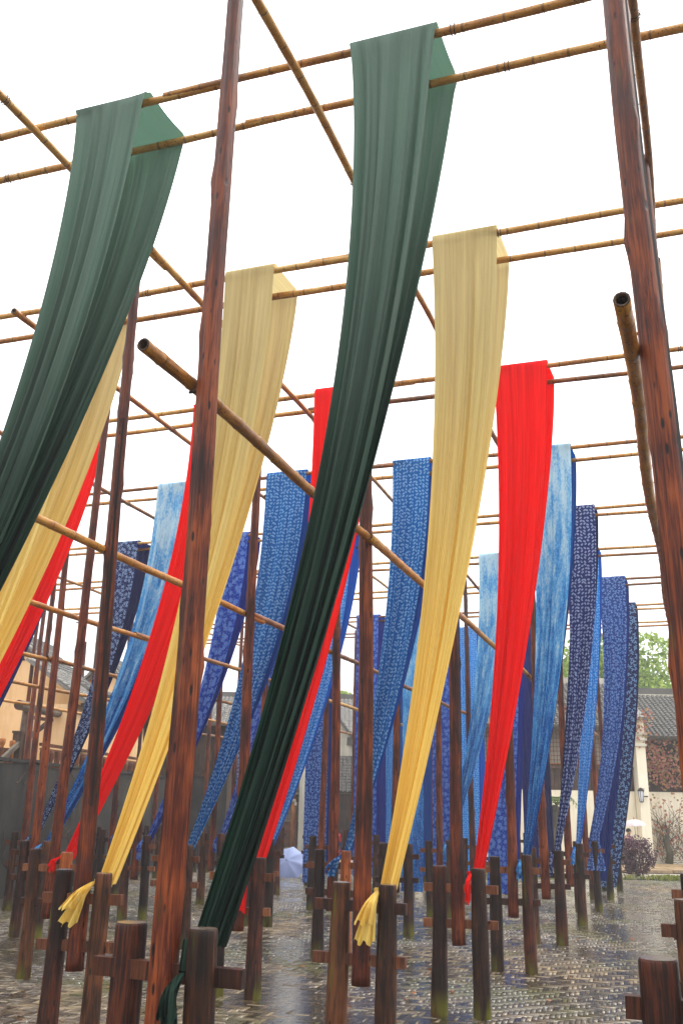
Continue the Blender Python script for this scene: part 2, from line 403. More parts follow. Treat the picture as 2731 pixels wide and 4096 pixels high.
def brick_arrays(hb):
    N = len(hb); x_, y_ = hb[:, 0], hb[:, 1]; z0 = RNG.normal(0, 0.0026, N) + 0.0042*(np.sin(x_*1.3+y_*0.7)*np.sin(y_*0.9+.4)+.6*np.sin(x_*2.9-y_*1.7+1)*np.sin(y_*2.3+x_*.8))
    tx = RNG.normal(0, 0.014, N); ty = RNG.normal(0, 0.030, N)*(1+1.5*(RNG.random(N) < .22))
    hl, ht = BL/2-0.0035, BT/2-0.0032
    cs = np.array([[-hl, -ht], [hl, -ht], [hl, ht], [-hl, ht]])
    ca, sa = np.cos(hb[:, 2]), np.sin(hb[:, 2])
    V = np.zeros((N, 8, 3))
    for k in range(4):
        for lvl in (0, 1):
            gx = cs[k, 0] + (0.004*np.sign(-cs[k, 0]) if lvl else 0); gy = cs[k, 1] + (0.004*np.sign(-cs[k, 1]) if lvl else 0)
            V[:, k+4*lvl, 0] = hb[:, 0] + gx*ca - gy*sa
            V[:, k+4*lvl, 1] = hb[:, 1] + gx*sa + gy*ca
            V[:, k+4*lvl, 2] = (z0 + gx*tx*0.3 + gy*ty) if lvl else -0.03
    return V
FQ = np.array([[4, 5, 6, 7], [0, 1, 5, 4], [1, 2, 6, 5], [2, 3, 7, 6], [3, 0, 4, 7]])
def fast_mesh(name, verts, quads, mat):
    me = bpy.data.meshes.new(name); nv, nf = len(verts), len(quads)
    me.vertices.add(nv); me.vertices.foreach_set('co', np.ascontiguousarray(verts, dtype=np.float32).ravel())
    me.loops.add(nf*4); me.loops.foreach_set('vertex_index', np.ascontiguousarray(quads, dtype=np.int32).ravel())
    me.polygons.add(nf); me.polygons.foreach_set('loop_start', np.arange(nf, dtype=np.int32)*4)
    me.polygons.foreach_set('loop_total', np.full(nf, 4, dtype=np.int32))
    me.update(calc_edges=True); me.materials.append(mat); return me
dist = np.hypot(HB[:, 0], HB[:, 1]); inview = (HB[:, 1] > 8.6) & (np.abs(HB[:, 0]+0.1) < 0.36*HB[:, 1])
key = np.where(inview, dist, 1e9); order = np.argsort(key)
near, rest = order[:300], order[300:]
Vn = brick_arrays(HB[near])
shapes = []
for k in range(10):       # ten slightly different bricks shared by the 300 nearest
    hb1 = np.array([[0, 0, 0.0]]); sv = brick_arrays(hb1)[0]; shapes.append(fast_mesh('brick', sv, FQ, M_BRICK))
for k, idx in enumerate(near):
    x, y, a = HB[idx]
    link('brick', shapes[k % 10], pavement, (x, y, RNG.normal(0, 0.0026) + 0.0042*(math.sin(x*1.3+y*0.7)*math.sin(y*0.9+.4)+.6*math.sin(x*2.9-y*1.7+1)*math.sin(y*2.3+x*.8))), (0, 0, a + (PI if RNG.random() < .5 else 0)))
Vr = brick_arrays(HB[rest]); N = len(rest)
Q = (np.arange(N)*8)[:, None, None] + FQ[None]
me = fast_mesh('brick_field', Vr.reshape(-1, 3), Q.reshape(-1, 4), M_BRICK)
at = me.attributes.new('tone', 'FLOAT', 'POINT'); at.data.foreach_set('value', np.repeat(RNG.uniform(0.02, 1, N), 8).astype(np.float32))
tag(link('brick_field', me, pavement), kind='stuff')

# thin rain water standing on the uneven bricks: higher bricks poke through it
b = NB('rain_water'); tc = b.n('ShaderNodeTexCoord'); b.t.nodes.remove(b.b)
wv = b.noise(tc.outputs['Object'], 9, 3); bp = b.n('ShaderNodeBump', Height=wv, Strength=0.10, Distance=0.02)
gl = b.n('ShaderNodeBsdfGlossy', Color=(1, 1, 1, 1), Roughness=0.19, Normal=bp.outputs[0]); tp = b.n('ShaderNodeBsdfTransparent', Color=(.70, .66, .58, 1))
fr = b.n('ShaderNodeFresnel', IOR=1.40); mx = b.n('ShaderNodeMixShader', Fac=fr.outputs[0])
b.link(tp.outputs[0], mx.inputs[1]); b.link(gl.outputs[0], mx.inputs[2]); b.link(mx.outputs[0], b.out.inputs[0])
M_WATER = b.m
wm_ = MB(); wm_.add([(-11, 2, WATER_Z), (16, 2, WATER_Z), (16, 33.7, WATER_Z), (-11, 33.7, WATER_Z)], [(0, 1, 2, 3)])
tag(wm_.build('rain_water', M_WATER), 'thin shining film of rain water lying between the bricks', kind='structure')

# ------------------------------------------------------------------ background masonry and roofs
def plaster(name, c1, c2, stain, st_amt=0.5, sc=0.6, low=None, rough=0.85):
    b = NB(name); P = b.n('ShaderNodeNewGeometry').outputs['Position']
    n1 = b.noise(P, sc, 5, 0.62); n2 = b.noise(b.mapping(P, (2.5, 2.5, 0.35)), 1.0, 5, 0.65); n3 = b.noise(P, 14, 3)
    c = b.mix(b.smooth(n1, .32, .68), lin(c1), lin(c2))
    c = b.mix(b.math('MULTIPLY', b.smooth(n2, 0.44, 0.66), st_amt), c, lin(stain))
    b.set(Base_Color=c, Roughness=rough); b.bump(n3, 0.25, 0.01); return b.m
M_OCHRE = plaster('ochre_plaster', '#dcb27c', '#e6c294', '#c2965f', 0.45, 0.5)
M_CREAM = plaster('cream_plaster', '#e6dcc2', '#efe7d2', '#c4b696', 0.4, 0.5)
M_WHITE = plaster('grey_white_plaster', '#bfb9a8', '#cfc9b8', '#938b78', 0.6, 0.8)
M_MOULD = plaster('mouldy_dark_plaster', '#100f0d', '#3a362f', '#070706', 0.85, 0.9, rough=0.6)
M_STONE = plaster('tan_flagstone', '#8d7454', '#a48a66', '#5d4e3c', 0.5, 1.2, rough=0.45)
M_PALESTONE = plaster('pale_flagstone', '#a39c8a', '#b5ae9c', '#7a7466', 0.5, 1.2, rough=0.3)
M_BROWNWOOD = wood_mat('brown_house_boards', lin('#1d120b'), lin('#38261a'), lin('#54402f'), rough=0.55)
M_GREYWOOD = wood_mat('weathered_grey_boards', lin('#4a4238'), lin('#6d6356'), lin('#8b8174'), rough=0.7)
M_DOORWOOD = wood_mat('red_brown_door_wood', lin('#3a1d10'), lin('#63371f'), lin('#875434'), rough=0.55)
b = NB('dark_window_glass'); M_GLASS = b.set(Base_Color=(0.05, 0.055, 0.06, 1), Roughness=0.12)
b = NB('rice_paper_pane'); M_PANE = b.set(Base_Color=lin('#8b8577'), Roughness=0.6)
def tile_mat(name, c1, c2, rough=0.34):
    b = NB(name); v, tc, oi = b.objvec((1, 1, 1)); P = b.n('ShaderNodeNewGeometry').outputs['Position']
    n = b.noise(P, 5, 4, 0.6); n2 = b.noise(P, 0.7, 3)
    f = b.math('ADD', b.math('MULTIPLY', oi.outputs['Random'], 0.35), b.math('MULTIPLY', n, 0.65))
    c = b.mix(f, lin(c1), lin(c2)); c = b.mix(b.math('MULTIPLY', b.smooth(n2, .55, .75), .4), c, lin('#4b4a33'))
    b.set(Base_Color=c, Roughness=rough); b.bump(n, 0.3, 0.01); return b.m
M_TILE = tile_mat('wet_grey_roof_tile', '#33302c', '#5f5b54')
M_TILE_L = tile_mat('pale_grey_roof_tile', '#5b5853', '#8b8780')

def roof_tile_mesh(wd, ln):
    m = MB(); n = 5; vs_ = []
    for yy, rr, zz in ((-ln*0.62, wd*0.5, 0.022), (ln*0.62, wd*0.42, 0.0)):
        for k in range(n+1):
            a = PI*k/n; vs_.append((math.cos(a)*rr, yy, math.sin(a)*rr*0.75+zz))
    m.add(vs_, [(k+1, k, n+1+k, n+2+k) for k in range(n)] + [tuple(range(n+1))])
    return m
def tile_roof(parent, P0, A, S, mat, cw=0.22, rl=0.20, limit=300, near=None, eave=True):
    """P0 eave corner, A vector along the eave, S vector up the slope. Cover tiles as pieces on a solid deck."""
    P0 = Vector(P0); A = Vector(A); S = Vector(S); a = A.normalized(); s_ = S.normalized(); nrm = a.cross(s_).normalized()
    if nrm.z < 0: nrm = -nrm
    d = MB(); lo = -0.09*nrm
    c = [P0, P0+A, P0+A+S, P0+S]
    d.add([*[q for q in c], *[q+lo for q in c]], [(0, 1, 2, 3), (7, 6, 5, 4), (0, 4, 5, 1), (1, 5, 6, 2), (2, 6, 7, 3), (3, 7, 4, 0)])
    deck = d.build('roof', mat, parent)
    rot = Matrix((a, s_, nrm)).transposed()
    if rot.determinant() < 0: rot = Matrix((-a, s_, nrm)).transposed()
    eul = rot.to_euler(); tm = roof_tile_mesh(cw*0.86, rl); tme = tm.mesh('roof_tile', mat, True)
    nc, nr = int(A.length/cw), int(S.length/rl); L = []
    for i in range(nc):
        for r in range(nr):
            q = P0 + a*(cw*(i+.5)) + s_*(rl*(r+.35)) + nrm*(0.004+random.uniform(0, 0.012)) + a*random.uniform(-.012, .012)
            L.append(q)
    cc = Vector((0, 0, CAM_H)) if near is None else Vector(near)
    L.sort(key=lambda q: (q-cc).length)
    for q in L[:limit]: link('roof_tile', tme, deck, q, eul)
    if len(L) > limit:
        m = MB(); tv = [Vector(v) for v in tm.v]
        for q in L[limit:]:
            rj = rot
            m.add([rj @ v + q for v in tv], tm.f)
        tag(m.build('tile_rows', mat, deck, smooth=True), kind='stuff')
    return deck
def prism(m, poly, d, mi=0):
    """extrude polygon (list of points) by vector d"""
    n = len(poly); poly = [Vector(p) for p in poly]; d = Vector(d)
    m.add(poly + [p+d for p in poly], [tuple(range(n))[::-1], tuple(range(n, 2*n))] + [(k, (k+1) % n, n+(k+1) % n, n+k) for k in range(n)], mi)
def planks(parent, A, B, z0, z1, wd, mat, th=0.03, name='plank', out=None):
    A = Vector((*A, 0)); B = Vector((*B, 0)); t = (B-A); L = t.length; t.normalize(); nrm = Vector((t.y, -t.x, 0)) if out is None else Vector(out)
    n = max(1, int(L/wd)); w_ = L/n; rz = math.atan2(t.y, t.x); m = MB(); m.box((0, 0, (z1-z0)/2), (w_*0.965, th, z1-z0)); me = m.mesh(name, mat)
    for k in range(n):
        link(name, me, parent, A + t*(w_*(k+.5)) + nrm*random.uniform(0, .012) + Vector((0, 0, z0)), (0, 0, rz))

# left yard wall
wl = empty('yard_wall', (-7.0, 26, 0), 'tall dark mouldy plastered yard wall behind the left-hand poles', 'wall')
WD = Vector((.161, .987, 0)); WN = Vector((-.987, .161, 0)); W0 = Vector((-7.55, 22.62, 0))
m = MB(); a_ = W0 - WD*16; e_ = W0 + WD*13.2
prof = [a_, e_]; top = []
K = 40
bot = [a_ + (e_-a_)*(k/K) for k in range(K+1)]
vs_ = []
for k, q in enumerate(bot):
    h = 3.0 + 0.035*math.sin(k*1.7) + random.uniform(-.02, .02)
    vs_ += [q, q+Vector((0, 0, h)), q+WN*.35+Vector((0, 0, h)), q+WN*.35]
fs = []
for k in range(K):
    o_ = 4*k
    fs += [(o_, o_+1, o_+5, o_+4), (o_+1, o_+2, o_+6, o_+5), (o_+2, o_+3, o_+7, o_+6)]
fs += [(0, 3, 2, 1), (4*K, 4*K+1, 4*K+2, 4*K+3)]
m.add(vs_, fs); wb = m.build('masonry', M_MOULD, wl); wb.matrix_parent_inverse = Matrix.Translation(-wl.location)
# ledge stones on top
def keep(o, p): o.matrix_parent_inverse = Matrix.Translation(-Vector(p.location)); return o
me = MB(); me.box((0, 0, 0), (.46, .88, .07)); lm = me.mesh('coping_stone', M_MOULD)
for k in range(30):
    q = a_ + WD*(0.5+k*0.97) + WN*.17
    if (q.y > 19): keep(link('coping_stone', lm, wl, (q.x, q.y, 3.055+random.uniform(-.015, .02)), (0, random.uniform(-.03, .03), math.atan2(WD.y, WD.x)-PI/2)), wl)

tw = MB(); r_ = random.Random(8)
for k in range(34):
    s0 = r_.uniform(-1, 10); p = W0 + WD*s0 - WN*.03 + Vector((0, 0, r_.uniform(.5, 2.6))); d = Vector((r_.uniform(-1, 1), r_.uniform(.2, 1)))
    pts = [p]
    for q in range(7):
        d = (d + Vector((r_.uniform(-.8, .8), r_.uniform(-.5, .6)))).normalized(); p = p + WD*d.x*.16 + Vector((0, 0, d.y*.16)); p.z = min(max(p.z, .03), 2.9); pts.append(p)
    tw.tube(pts, [.016, .014, .012, .010, .009, .007, .005, .004], 4)
keep(tag(tw.build('dry_vine', M_BEAM, wl), kind='stuff'), wl)

# terrace floor behind the wall
m = MB(); q0 = W0 - WD*14 + WN*.36; q1 = W0 + WD*13 + WN*.36
prism(m, [q0+Vector((0, 0, 2.2)), q1+Vector((0, 0, 2.2)), q1+WN*12+Vector((0, 0, 2.2)), q0+WN*12+Vector((0, 0, 2.2))], (0, 0, .25))
tag(m.build('terrace', M_STONE), 'raised terrace behind the dark yard wall', kind='structure')

def baluster_fence():
    e = empty('balustrade', (-8.0, 27, 2.45), 'red brown wooden balustrade on the terrace above the dark wall', 'railing')
    A = W0 + WD*3.0 + WN*.95; B = W0 + WD*10.2 + WN*.95
    rz = math.atan2(WD.y, WD.x)
    m = MB(); m.bar(A+Vector((0, 0, 3.62)), B+Vector((0, 0, 3.62)), .10, .08); keep(m.build('rail', M_DOORWOOD, e), e)
    m = MB(); m.bar(A+Vector((0, 0, 3.50)), B+Vector((0, 0, 3.50)), .05, .05); keep(m.build('rail', M_DOORWOOD, e), e)
    m = MB(); m.bar(A+Vector((0, 0, 2.62)), B+Vector((0, 0, 2.62)), .08, .08); keep(m.build('rail', M_DOORWOOD, e), e)
    bm_ = MB(); bm_.tube([(0, 0, 0), (0, 0, .10), (0, 0, .30), (0, 0, .55), (0, 0, .74), (0, 0, .85)], [.10, .13, .12, .085, .11, .10], 8); me = bm_.mesh('baluster', M_DOORWOOD, True)
    n = 17
    for k in range(n):
        q = A + (B-A)*((k+.5)/n); keep(link('baluster', me, e, q+Vector((0, 0, 2.64)), (0, 0, rz)), e)
    return e
baluster_fence()
def stair_rail():
    e = empty('stair_railing', (-8.6, 25, 2.45), 'orange brown stair railing with turned newel posts and a sloping wet handrail', 'railing')
    for (x, y, zt, mt) in [(-8.72, 24.8, 3.70, M_ORANGE), (-8.63, 25.32, 3.68, M_ORANGE)]:
        m = MB(); m.tube([(0, 0, 0), (0, 0, zt-2.45-.34), (0, 0, zt-2.45-.3), (0, 0, zt-2.45-.26), (0, 0, zt-2.45-.2), (0, 0, zt-2.45-.14), (0, 0, zt-2.45-.02), (0, 0, zt-2.45)], [.06, .06, .07, .045, .045, .075, .08, .05], 10)
        keep(m.build('newel_post', mt, e, (x, y, 2.45), smooth=True), e)
    m = MB(); m.box((0, 0, .72), (.22, .22, 1.44)); m.box((0, 0, 1.46), (.27, .27, .06)); keep(m.build('newel_post', M_BROWNWOOD, e, (-8.58, 25.56, 2.45)), e)
    m = MB(); m.bar((-8.62, 23.6, 2.72), (-8.52, 25.6, 3.66), .09, .13); keep(m.build('handrail', M_GREYWOOD, e), e)
    m = MB(); m.bar((-8.75, 24.2, 3.42), (-8.6, 25.5, 3.44), .06, .06); keep(m.build('rail', M_DOORWOOD, e), e)
    bd = MB(); bd.box((0, 0, .45), (.03, .17, .9)); me = bd.mesh('board', M_DOORWOOD)
    for k in range(6): keep(link('board', me, e, (-8.78+.03*k, 24.25+.24*k, 2.5), (0, 0, -.16)), e)
stair_rail()
def log_frame():
    e = empty('log_frame', (-8.4, 27, 2.45), 'weathered log laid across braced timber posts on the terrace by the ochre wall', 'frame')
    o = WN*1.5
    pts = [W0 + o + WD*s_ + Vector((0, 0, z_ )) for s_, z_ in ((2.55, 4.62), (3.4, 4.63), (4.4, 4.62), (5.4, 4.66), (6.4, 4.60), (8.6, 4.6))]
    m = MB(); m.tube(pts, [.135, .13, .125, .125, .12, .12], 12, capmi=1); keep(m.build('log', [M_GREYWOOD, M_BROWNWOOD], e, smooth=True), e)
    for s_ in (3.15, 8.0):
        q = W0 + o + WD*s_; m = MB(); m.tube([(0, 0, 0), (0, 0, 1.0), (0, 0, 2.06)], [.19, .18, .16], 10); keep(m.build('post', M_BEAM, e, (q.x, q.y, 2.45), smooth=True), e)
    for s0, s1 in ((3.2, 4.6), (7.95, 6.6)):
        m = MB(); m.bar(W0+o+WD*s0+Vector((0, 0, 3.75)), W0+o+WD*s1+Vector((0, 0, 4.42)), .1, .1); keep(m.build('brace', M_BROWNWOOD, e), e)
        m = MB(); m.bar(W0+o+WD*(s0)+Vector((0, 0, 4.36)), W0+o+WD*(s1)+Vector((0, 0, 4.40)), .1, .09); keep(m.build('brace', M_BROWNWOOD, e), e)
log_frame()

def gable_house(name, label, apex, half, drop, depth, wallmat, zbase, curve=0.25, yaw=0.0, tiles=M_TILE, limit=300, vent=True):
    """gable faces the camera; ridge runs back along +y (turned by yaw). apex local origin."""
    ax, ay, az = apex; e = empty(name, (ax, ay, 0), label, 'house', rz=yaw)
    n = 7
    def rake(sx): return [(sx*half*t, az - drop*(t + curve*0.5*(math.sin(t*PI))*1.0 - 0.0)) for t in [k/n for k in range(n+1)]]
    Rk, Lk = rake(1), rake(-1)
    poly = [(x, 0, z-.16) for x, z in Rk] + [(half*.93, 0, zbase), (-half*.93, 0, zbase)] + [(x, 0, z-.16) for x, z in Lk[::-1][:-1]]
    m = MB(); prism(m, poly[::-1], (0, depth, 0)); m.build('wall', wallmat, e)
    for Rk_, sx in ((Rk, 1), (Lk, -1)):
        # thin orange moulding and dark verge tiles along the rake
        m = MB()
        for k in range(n):
            a, c = Rk_[k], Rk_[k+1]; m.bar((a[0], -.05, a[1]-.20), (c[0]*1.0, -.05, c[1]-.20), .10, .07)
        m.build('rake_moulding', M_ORANGE, e)
        m = MB()
        for k in range(n):
            a, c = Rk_[k], Rk_[k+1]; m.bar((a[0], -.09, a[1]-.06), (c[0], -.09, c[1]-.06), .22, .16)
        m.build('verge', M_TILE, e)
        vm = MB(); vm.box((0, 0, 0), (.26, .34, .07)); vme = vm.mesh('verge_tile', M_TILE_L)
        for k in range(n*3):
            t = (k+.5)/(n*3); i = min(int(t*n), n-1); u = t*n-i; a, c = Rk_[i], Rk_[i+1]
            ang = math.atan2(c[1]-a[1], c[0]-a[0])
            link('verge_tile', vme, e, (a[0]+(c[0]-a[0])*u, -.14, a[1]+(c[1]-a[1])*u+.04), (0, -ang-.12*sx, 0))
    # slopes as strips following the curve
    for Rk_, sx in ((Rk, 1), (Lk, -1)):
        E0 = Vector((Rk_[-1][0], 0.12, Rk_[-1][1])); top_ = Vector((Rk_[0][0], 0.12, Rk_[0][1]))
        mid = Vector((Rk_[4][0], 0.12, Rk_[4][1]))
        if sx > 0:
            tile_roof(e, E0, (0, depth-.1, 0), mid-E0, tiles, limit=limit, near=(ax*-1, -ay, CAM_H))
            tile_roof(e, mid, (0, depth-.1, 0), top_-mid, tiles, limit=120, near=(ax*-1, -ay, CAM_H))
        else:
            m = MB(); m.add([E0, mid, top_, top_+Vector((0, depth-.1, 0)), mid+Vector((0, depth-.1, 0)), E0+Vector((0, depth-.1, 0))], [(0, 1, 4, 5), (1, 2, 3, 4)]); m.build('roof', tiles, e)
    m = MB(); m.bar((0, -.15, az+.06), (0, depth, az+.06), .24, .22); m.tube([(0, -.25, az+.10), (0, .25, az+.2)], [.16, .12], 8); m.build('ridge', M_TILE, e)
    if vent:
        m = MB(); m.add([(-.22, -.03, az-.72), (.22, -.03, az-.72), (0, -.03, az-.36)], [(0, 1, 2)]); m.build('vent', M_BROWNWOOD, e)
    return e
gable_house('ochre_house', 'ochre plastered gable house with curved dark tile verge at far left', (-10.55, 30.6, 7.30), 2.75, 1.75, 2.4, M_OCHRE, 2.4, yaw=-0.10)
gable_house('ochre_house', 'second ochre gable house set behind the first one with a pale verge', (-9.15, 36.6, 7.55), 2.4, 1.9, 2.4, M_OCHRE, 2.4, yaw=-0.10, vent=False, limit=120)

# low tiled annex whose eave runs back along the wall
def annex():
    e = empty('tiled_annex', (-7.2, 31, 0), 'low ochre annex with a long wet grey tiled roof below the ochre gables', 'house')
    P0 = Vector((-7.42, 27.6, 5.0)); A = Vector((0.052, 0.9986, 0))*10.5; S = Vector((-1.9, 0.1, 1.25))
    for o in (tile_roof(e, P0, A, S, M_TILE_L),): keep(o, e)
    out = Vector((.9986, -.052, 0))
    m = MB(); prism(m, [P0+Vector((-.25, .15, -2.5)), P0+A+Vector((-.25, -.15, -2.5)), P0+A+Vector((-1.8, 0, -2.5)), P0+Vector((-1.8, .15, -2.5))], (0, 0, 2.4)); keep(m.build('wall', M_OCHRE, e), e)
    m = MB(); m.bar(P0+Vector((-.08, 0, -.13)), P0+A+Vector((-.08, 0, -.13)), .1, .12); keep(m.build('fascia', M_BROWNWOOD, e), e)
annex()
def shed():
    e = empty('timber_shed', (-6.0, 36.5, 0), 'dark brown boarded shed under the end of the tiled annex roof', 'shed')
    m = MB(); m.box((-5.45, 37.8, 2.6), (2.6, 2.0, 5.2)); keep(m.build('body', M_BROWNWOOD, e), e)
    h = empty('boarding', (0, 0, 0)); h.parent = e; keep(h, e)
    planks(h, (-6.75, 36.76), (-4.15, 36.76), 3.35, 5.2, .2, M_BROWNWOOD)
    m = MB(); m.box((-5.45, 36.72, 3.27), (2.7, .12, .14)); keep(m.build('beam', M_BEAM, e), e)
    m = MB(); m.box((-6.15, 36.70, 4.42), (.26, .02, .14)); keep(m.build('plate', M_WHITE, e), e)
    m = MB(); m.box((-5.45, 36.77, 1.6), (2.6, .04, 3.2)); keep(m.build('plaster_base', M_MOULD, e), e)
    keep(tile_roof(e, (-6.9, 36.2, 5.15), (2.9, 0, 0), (0, 1.8, .9), M_TILE_L, limit=120), e)
shed()

# gate house with bright wet tiles, middle left
def gatehouse():
    e = empty('gatehouse', (-5.4, 42, 0), 'grey plank walled gatehouse with a bright wet tiled roof left of the green cloth', 'house')
    P0 = Vector((-6.0, 38.2, 3.42)); A = Vector((0.85, 8.5, 0)); S = Vector((-2.3, .2, 1.55))
    keep(tile_roof(e, P0, A, S, M_TILE_L), e)
    m = MB(); prism(m, [P0+Vector((-.3, .2, -3.42)), P0+A+Vector((-.3, -.2, -3.42)), P0+A+Vector((-2, 0, -3.42)), P0+Vector((-2, .2, -3.42))], (0, 0, 3.36)); keep(m.build('wall', M_GREYWOOD, e), e)
    h = empty('boarding', (0, 0, 0)); h.parent = e; keep(h, e)
    planks(h, (-8.0, 38.36), (-6.32, 38.36), 0.0, 3.3, .34, M_GREYWOOD)
    q0 = P0+Vector((-.24, .25, 0)); q1 = P0+A+Vector((-.24, -.25, 0))
    planks(h, (q0.x, q0.y), (q1.x, q1.y), 0.0, 3.3, .36, M_BROWNWOOD)
    m = MB(); m.bar(P0+Vector((-.06, 0, -.1)), P0+A+Vector((-.06, 0, -.1)), .1, .1); keep(m.build('fascia', M_BROWNWOOD, e), e)
    lan = MB(); lan.box((-5.3, 42.9, .95), (.1, .1, .3)); lan.box((-5.3, 42.9, 1.2), (.05, .05, .2)); keep(lan.build('wall_lamp', NB('yellow_lamp').set(Base_Color=(.8, .5, .05, 1)), e), e)
gatehouse()

def lattice_window(parent, x, y, z0, z1, wd, mat, pane, nv=3, nh=6):
    f = MB(); t = .05
    f.box((0, -.03, 0+(t/2)), (wd, .06, t)); f.box((0, -.03, z1-z0-t/2), (wd, .06, t)); f.box((-wd/2+t/2, -.03, (z1-z0)/2), (t, .06, z1-z0-2*t)); f.box((wd/2-t/2, -.03, (z1-z0)/2), (t, .06, z1-z0-2*t))
    fo = f.build('window', mat, parent, (x, y, z0))
    p = MB(); p.box((0, .005, (z1-z0)/2), (wd-2*t, .02, z1-z0-2*t)); p.build('pane', pane, fo)
    l = MB()
    for k in range(1, nv+1): l.box((-wd/2+wd*k/(nv+1), -.025, (z1-z0)/2), (.022, .03, z1-z0-2*t))
    for k in range(1, nh+1): l.box((0, -.027, (z1-z0)*k/(nh+1)), (wd-2*t, .026, .022))
    l.build('lattice', mat, fo); return fo
# two storey timber house across the back
def mid_house():
    Y = 51.0
    e = empty('timber_house', (-3.5, Y, 0), 'grey two storey timber house with latticed upper windows across the back of the yard', 'house')
    m = MB(); m.box((0, 2.6, 3.0), (10.4, 5, 6.0)); m.build('wall', M_GREYWOOD, e)
    tile_roof(e, (-5.6, -1.0, 6.0), (11.2, 0, 0), (0, 4.0, 2.2), M_TILE_L, limit=300, near=(2, -51, 2))
    m = MB(); m.bar((-5.6, 3.05, 8.28), (5.6, 3.05, 8.28), .3, .34); m.build('ridge', M_TILE, e)
    tile_roof(e, (-2.6, -1.6, 2.95), (7.8, 0, 0), (0, 1.7, 1.0), M_TILE, limit=300, near=(2, -51, 2))
    m = MB(); m.box((1.3, -1.62, 2.84), (7.8, .1, .1)); m.build('fascia', M_GREYWOOD, e)
    for k in range(11): lattice_window(e, -4.7+k*.94, .1-.03, 4.35, 5.75, .82, M_GREYWOOD, M_PANE)
    m = MB(); m.box((0, .02, 4.22), (10.4, .12, .14)); m.box((0, .02, 5.86), (10.4, .12, .12)); m.build('sill_beam', M_BEAM, e)
    m = MB(); m.box((0, .06, 3.98), (10.3, .05, .34)); m.build('panel_band', M_BROWNWOOD, e)
    for k in range(10):
        d = MB(); wd = .78; d.box((0, 0, 1.25), (wd, .06, 2.3)); do = d.build('door', M_DOORWOOD, e, (-2.2+k*.8, .05, .19))
        q = MB(); q.box((0, -.035, .55), (wd*.7, .03, .6)); q.build('panel', M_DOORWOOD, do)
        q = MB(); q.box((0, -.035, 1.75), (wd*.68, .02, 1.0)); q.build('pane', M_PANE, do)
        q = MB()
        for kk in range(3): q.box((-wd*.2+kk*wd*.2, -.05, 1.75), (.025, .03, 1.0))
        for kk in range(4): q.box((0, -.052, 1.4+kk*.24), (wd*.68, .026, .025))
        q.build('lattice', M_DOORWOOD, do)
    for x in (-2.4, .15+1.7-.5, 2.0+1.0, 4.6):
        m = MB(); m.tube([(0, 0, 0), (0, 0, 2.75)], [.13, .12], 12); m.build('pillar', M_ORANGE, e, (x, -1.3, .19), smooth=True)
    m = MB(); m.box((0, 0, 0), (.9, .5, .19))
    me = m.mesh('step_stone', M_STONE)
    for k in range(9): link('step_stone', me, e, (-2.3+k*.92, -1.55, .095))
    m = MB(); m.box((1.3, -.6, .08), (8.6, 1.35, .17)); m.build('veranda_floor', M_STONE, e)
    m = MB(); m.box((0, 0, 0), (.22, .16, .12)); m.box((.1, -.06, -.16), (.14, .14, .16)); m.build('wall_lamp', M_WHITE, e, (1.35, -1.48, 2.5))
mid_house()
def grey_gable():
    e = empty('white_gable_house', (0.2, 47.5, 0), 'off white gable end with a stepped dark coping, seen between pole and cloth', 'house')
    poly = [(-2.0, 0, 0), (1.1, 0, 0), (1.1, 0, 4.9), (.55, 0, 5.15), (.55, 0, 5.5), (-.05, 0, 6.3), (-.4, 0, 7.0), (-2.0, 0, 7.0)]
    m = MB(); prism(m, poly[::-1], (0, 5, 0)); m.build('wall', M_WHITE, e)
    m = MB()
    for a, c in zip(poly[2:7], poly[3:7]): m.bar((a[0], -.06, a[2]+.05), (c[0], -.06, c[2]+.05), .5, .13)
    m.build('coping', M_TILE, e)
    tile_roof(e, (-1.2, -1.9, 2.9), (2.4, 0, 0), (0, 1.85, 1.75), M_TILE, limit=120, near=(0, -47, 2))
    m = MB(); m.box((0, -.9, 1.4), (2.2, 1.75, 2.8)); m.build('porch', M_BROWNWOOD, e)
grey_gable()

# long hall on the right: cream wall, dark timber band, window storey, tiled roof
def right_hall():
    Y = 42.4
    e = empty('cream_hall', (8, Y, 0), 'long hall with cream lower wall, dark timber band and latticed upper storey', 'house')
    m = MB(); m.box((-.1, 2.5, 1.55), (10.5, 5, 3.1)); m.build('wall', M_CREAM, e)
    m = MB(); m.box((-.1, 2.52, 3.6), (10.5, 5, 1.0)); m.build('timber_band', M_BROWNWOOD, e)
    m = MB(); m.box((-.1, 2.56, 5.0), (10.4, 5, 1.9)); m.build('upper_wall', M_DOORWOOD, e)
    h = empty('boarding', (0, 0, 0)); h.parent = e
    planks(h, (-5.3, -.01), (5.1, -.01), 3.12, 4.02, .26, M_BROWNWOOD)
    m = MB(); m.box((-.1, -.03, 4.08), (10.5, .16, .12)); m.build('sill_beam', M_BEAM, e)
    for k in range(11): lattice_window(e, -4.9+k*.95, .03, 4.2, 5.7, .72, M_ORANGE, M_PANE, 4, 7)
    tile_roof(e, (-5.6, -.85, 5.80), (10.8, 0, 0), (0, 4.4, 2.45), M_TILE, limit=300, near=(0, -42, 2))
    m = MB(); m.bar((-5.6, 3.6, 8.35), (5.2, 3.6, 8.35), .3, .36); m.build('ridge', M_PALESTONE, e)
    m = MB(); m.box((-.2, -.82, 5.66), (10.8, .06, .14)); m.build('fascia', M_BROWNWOOD, e)
right_hall()
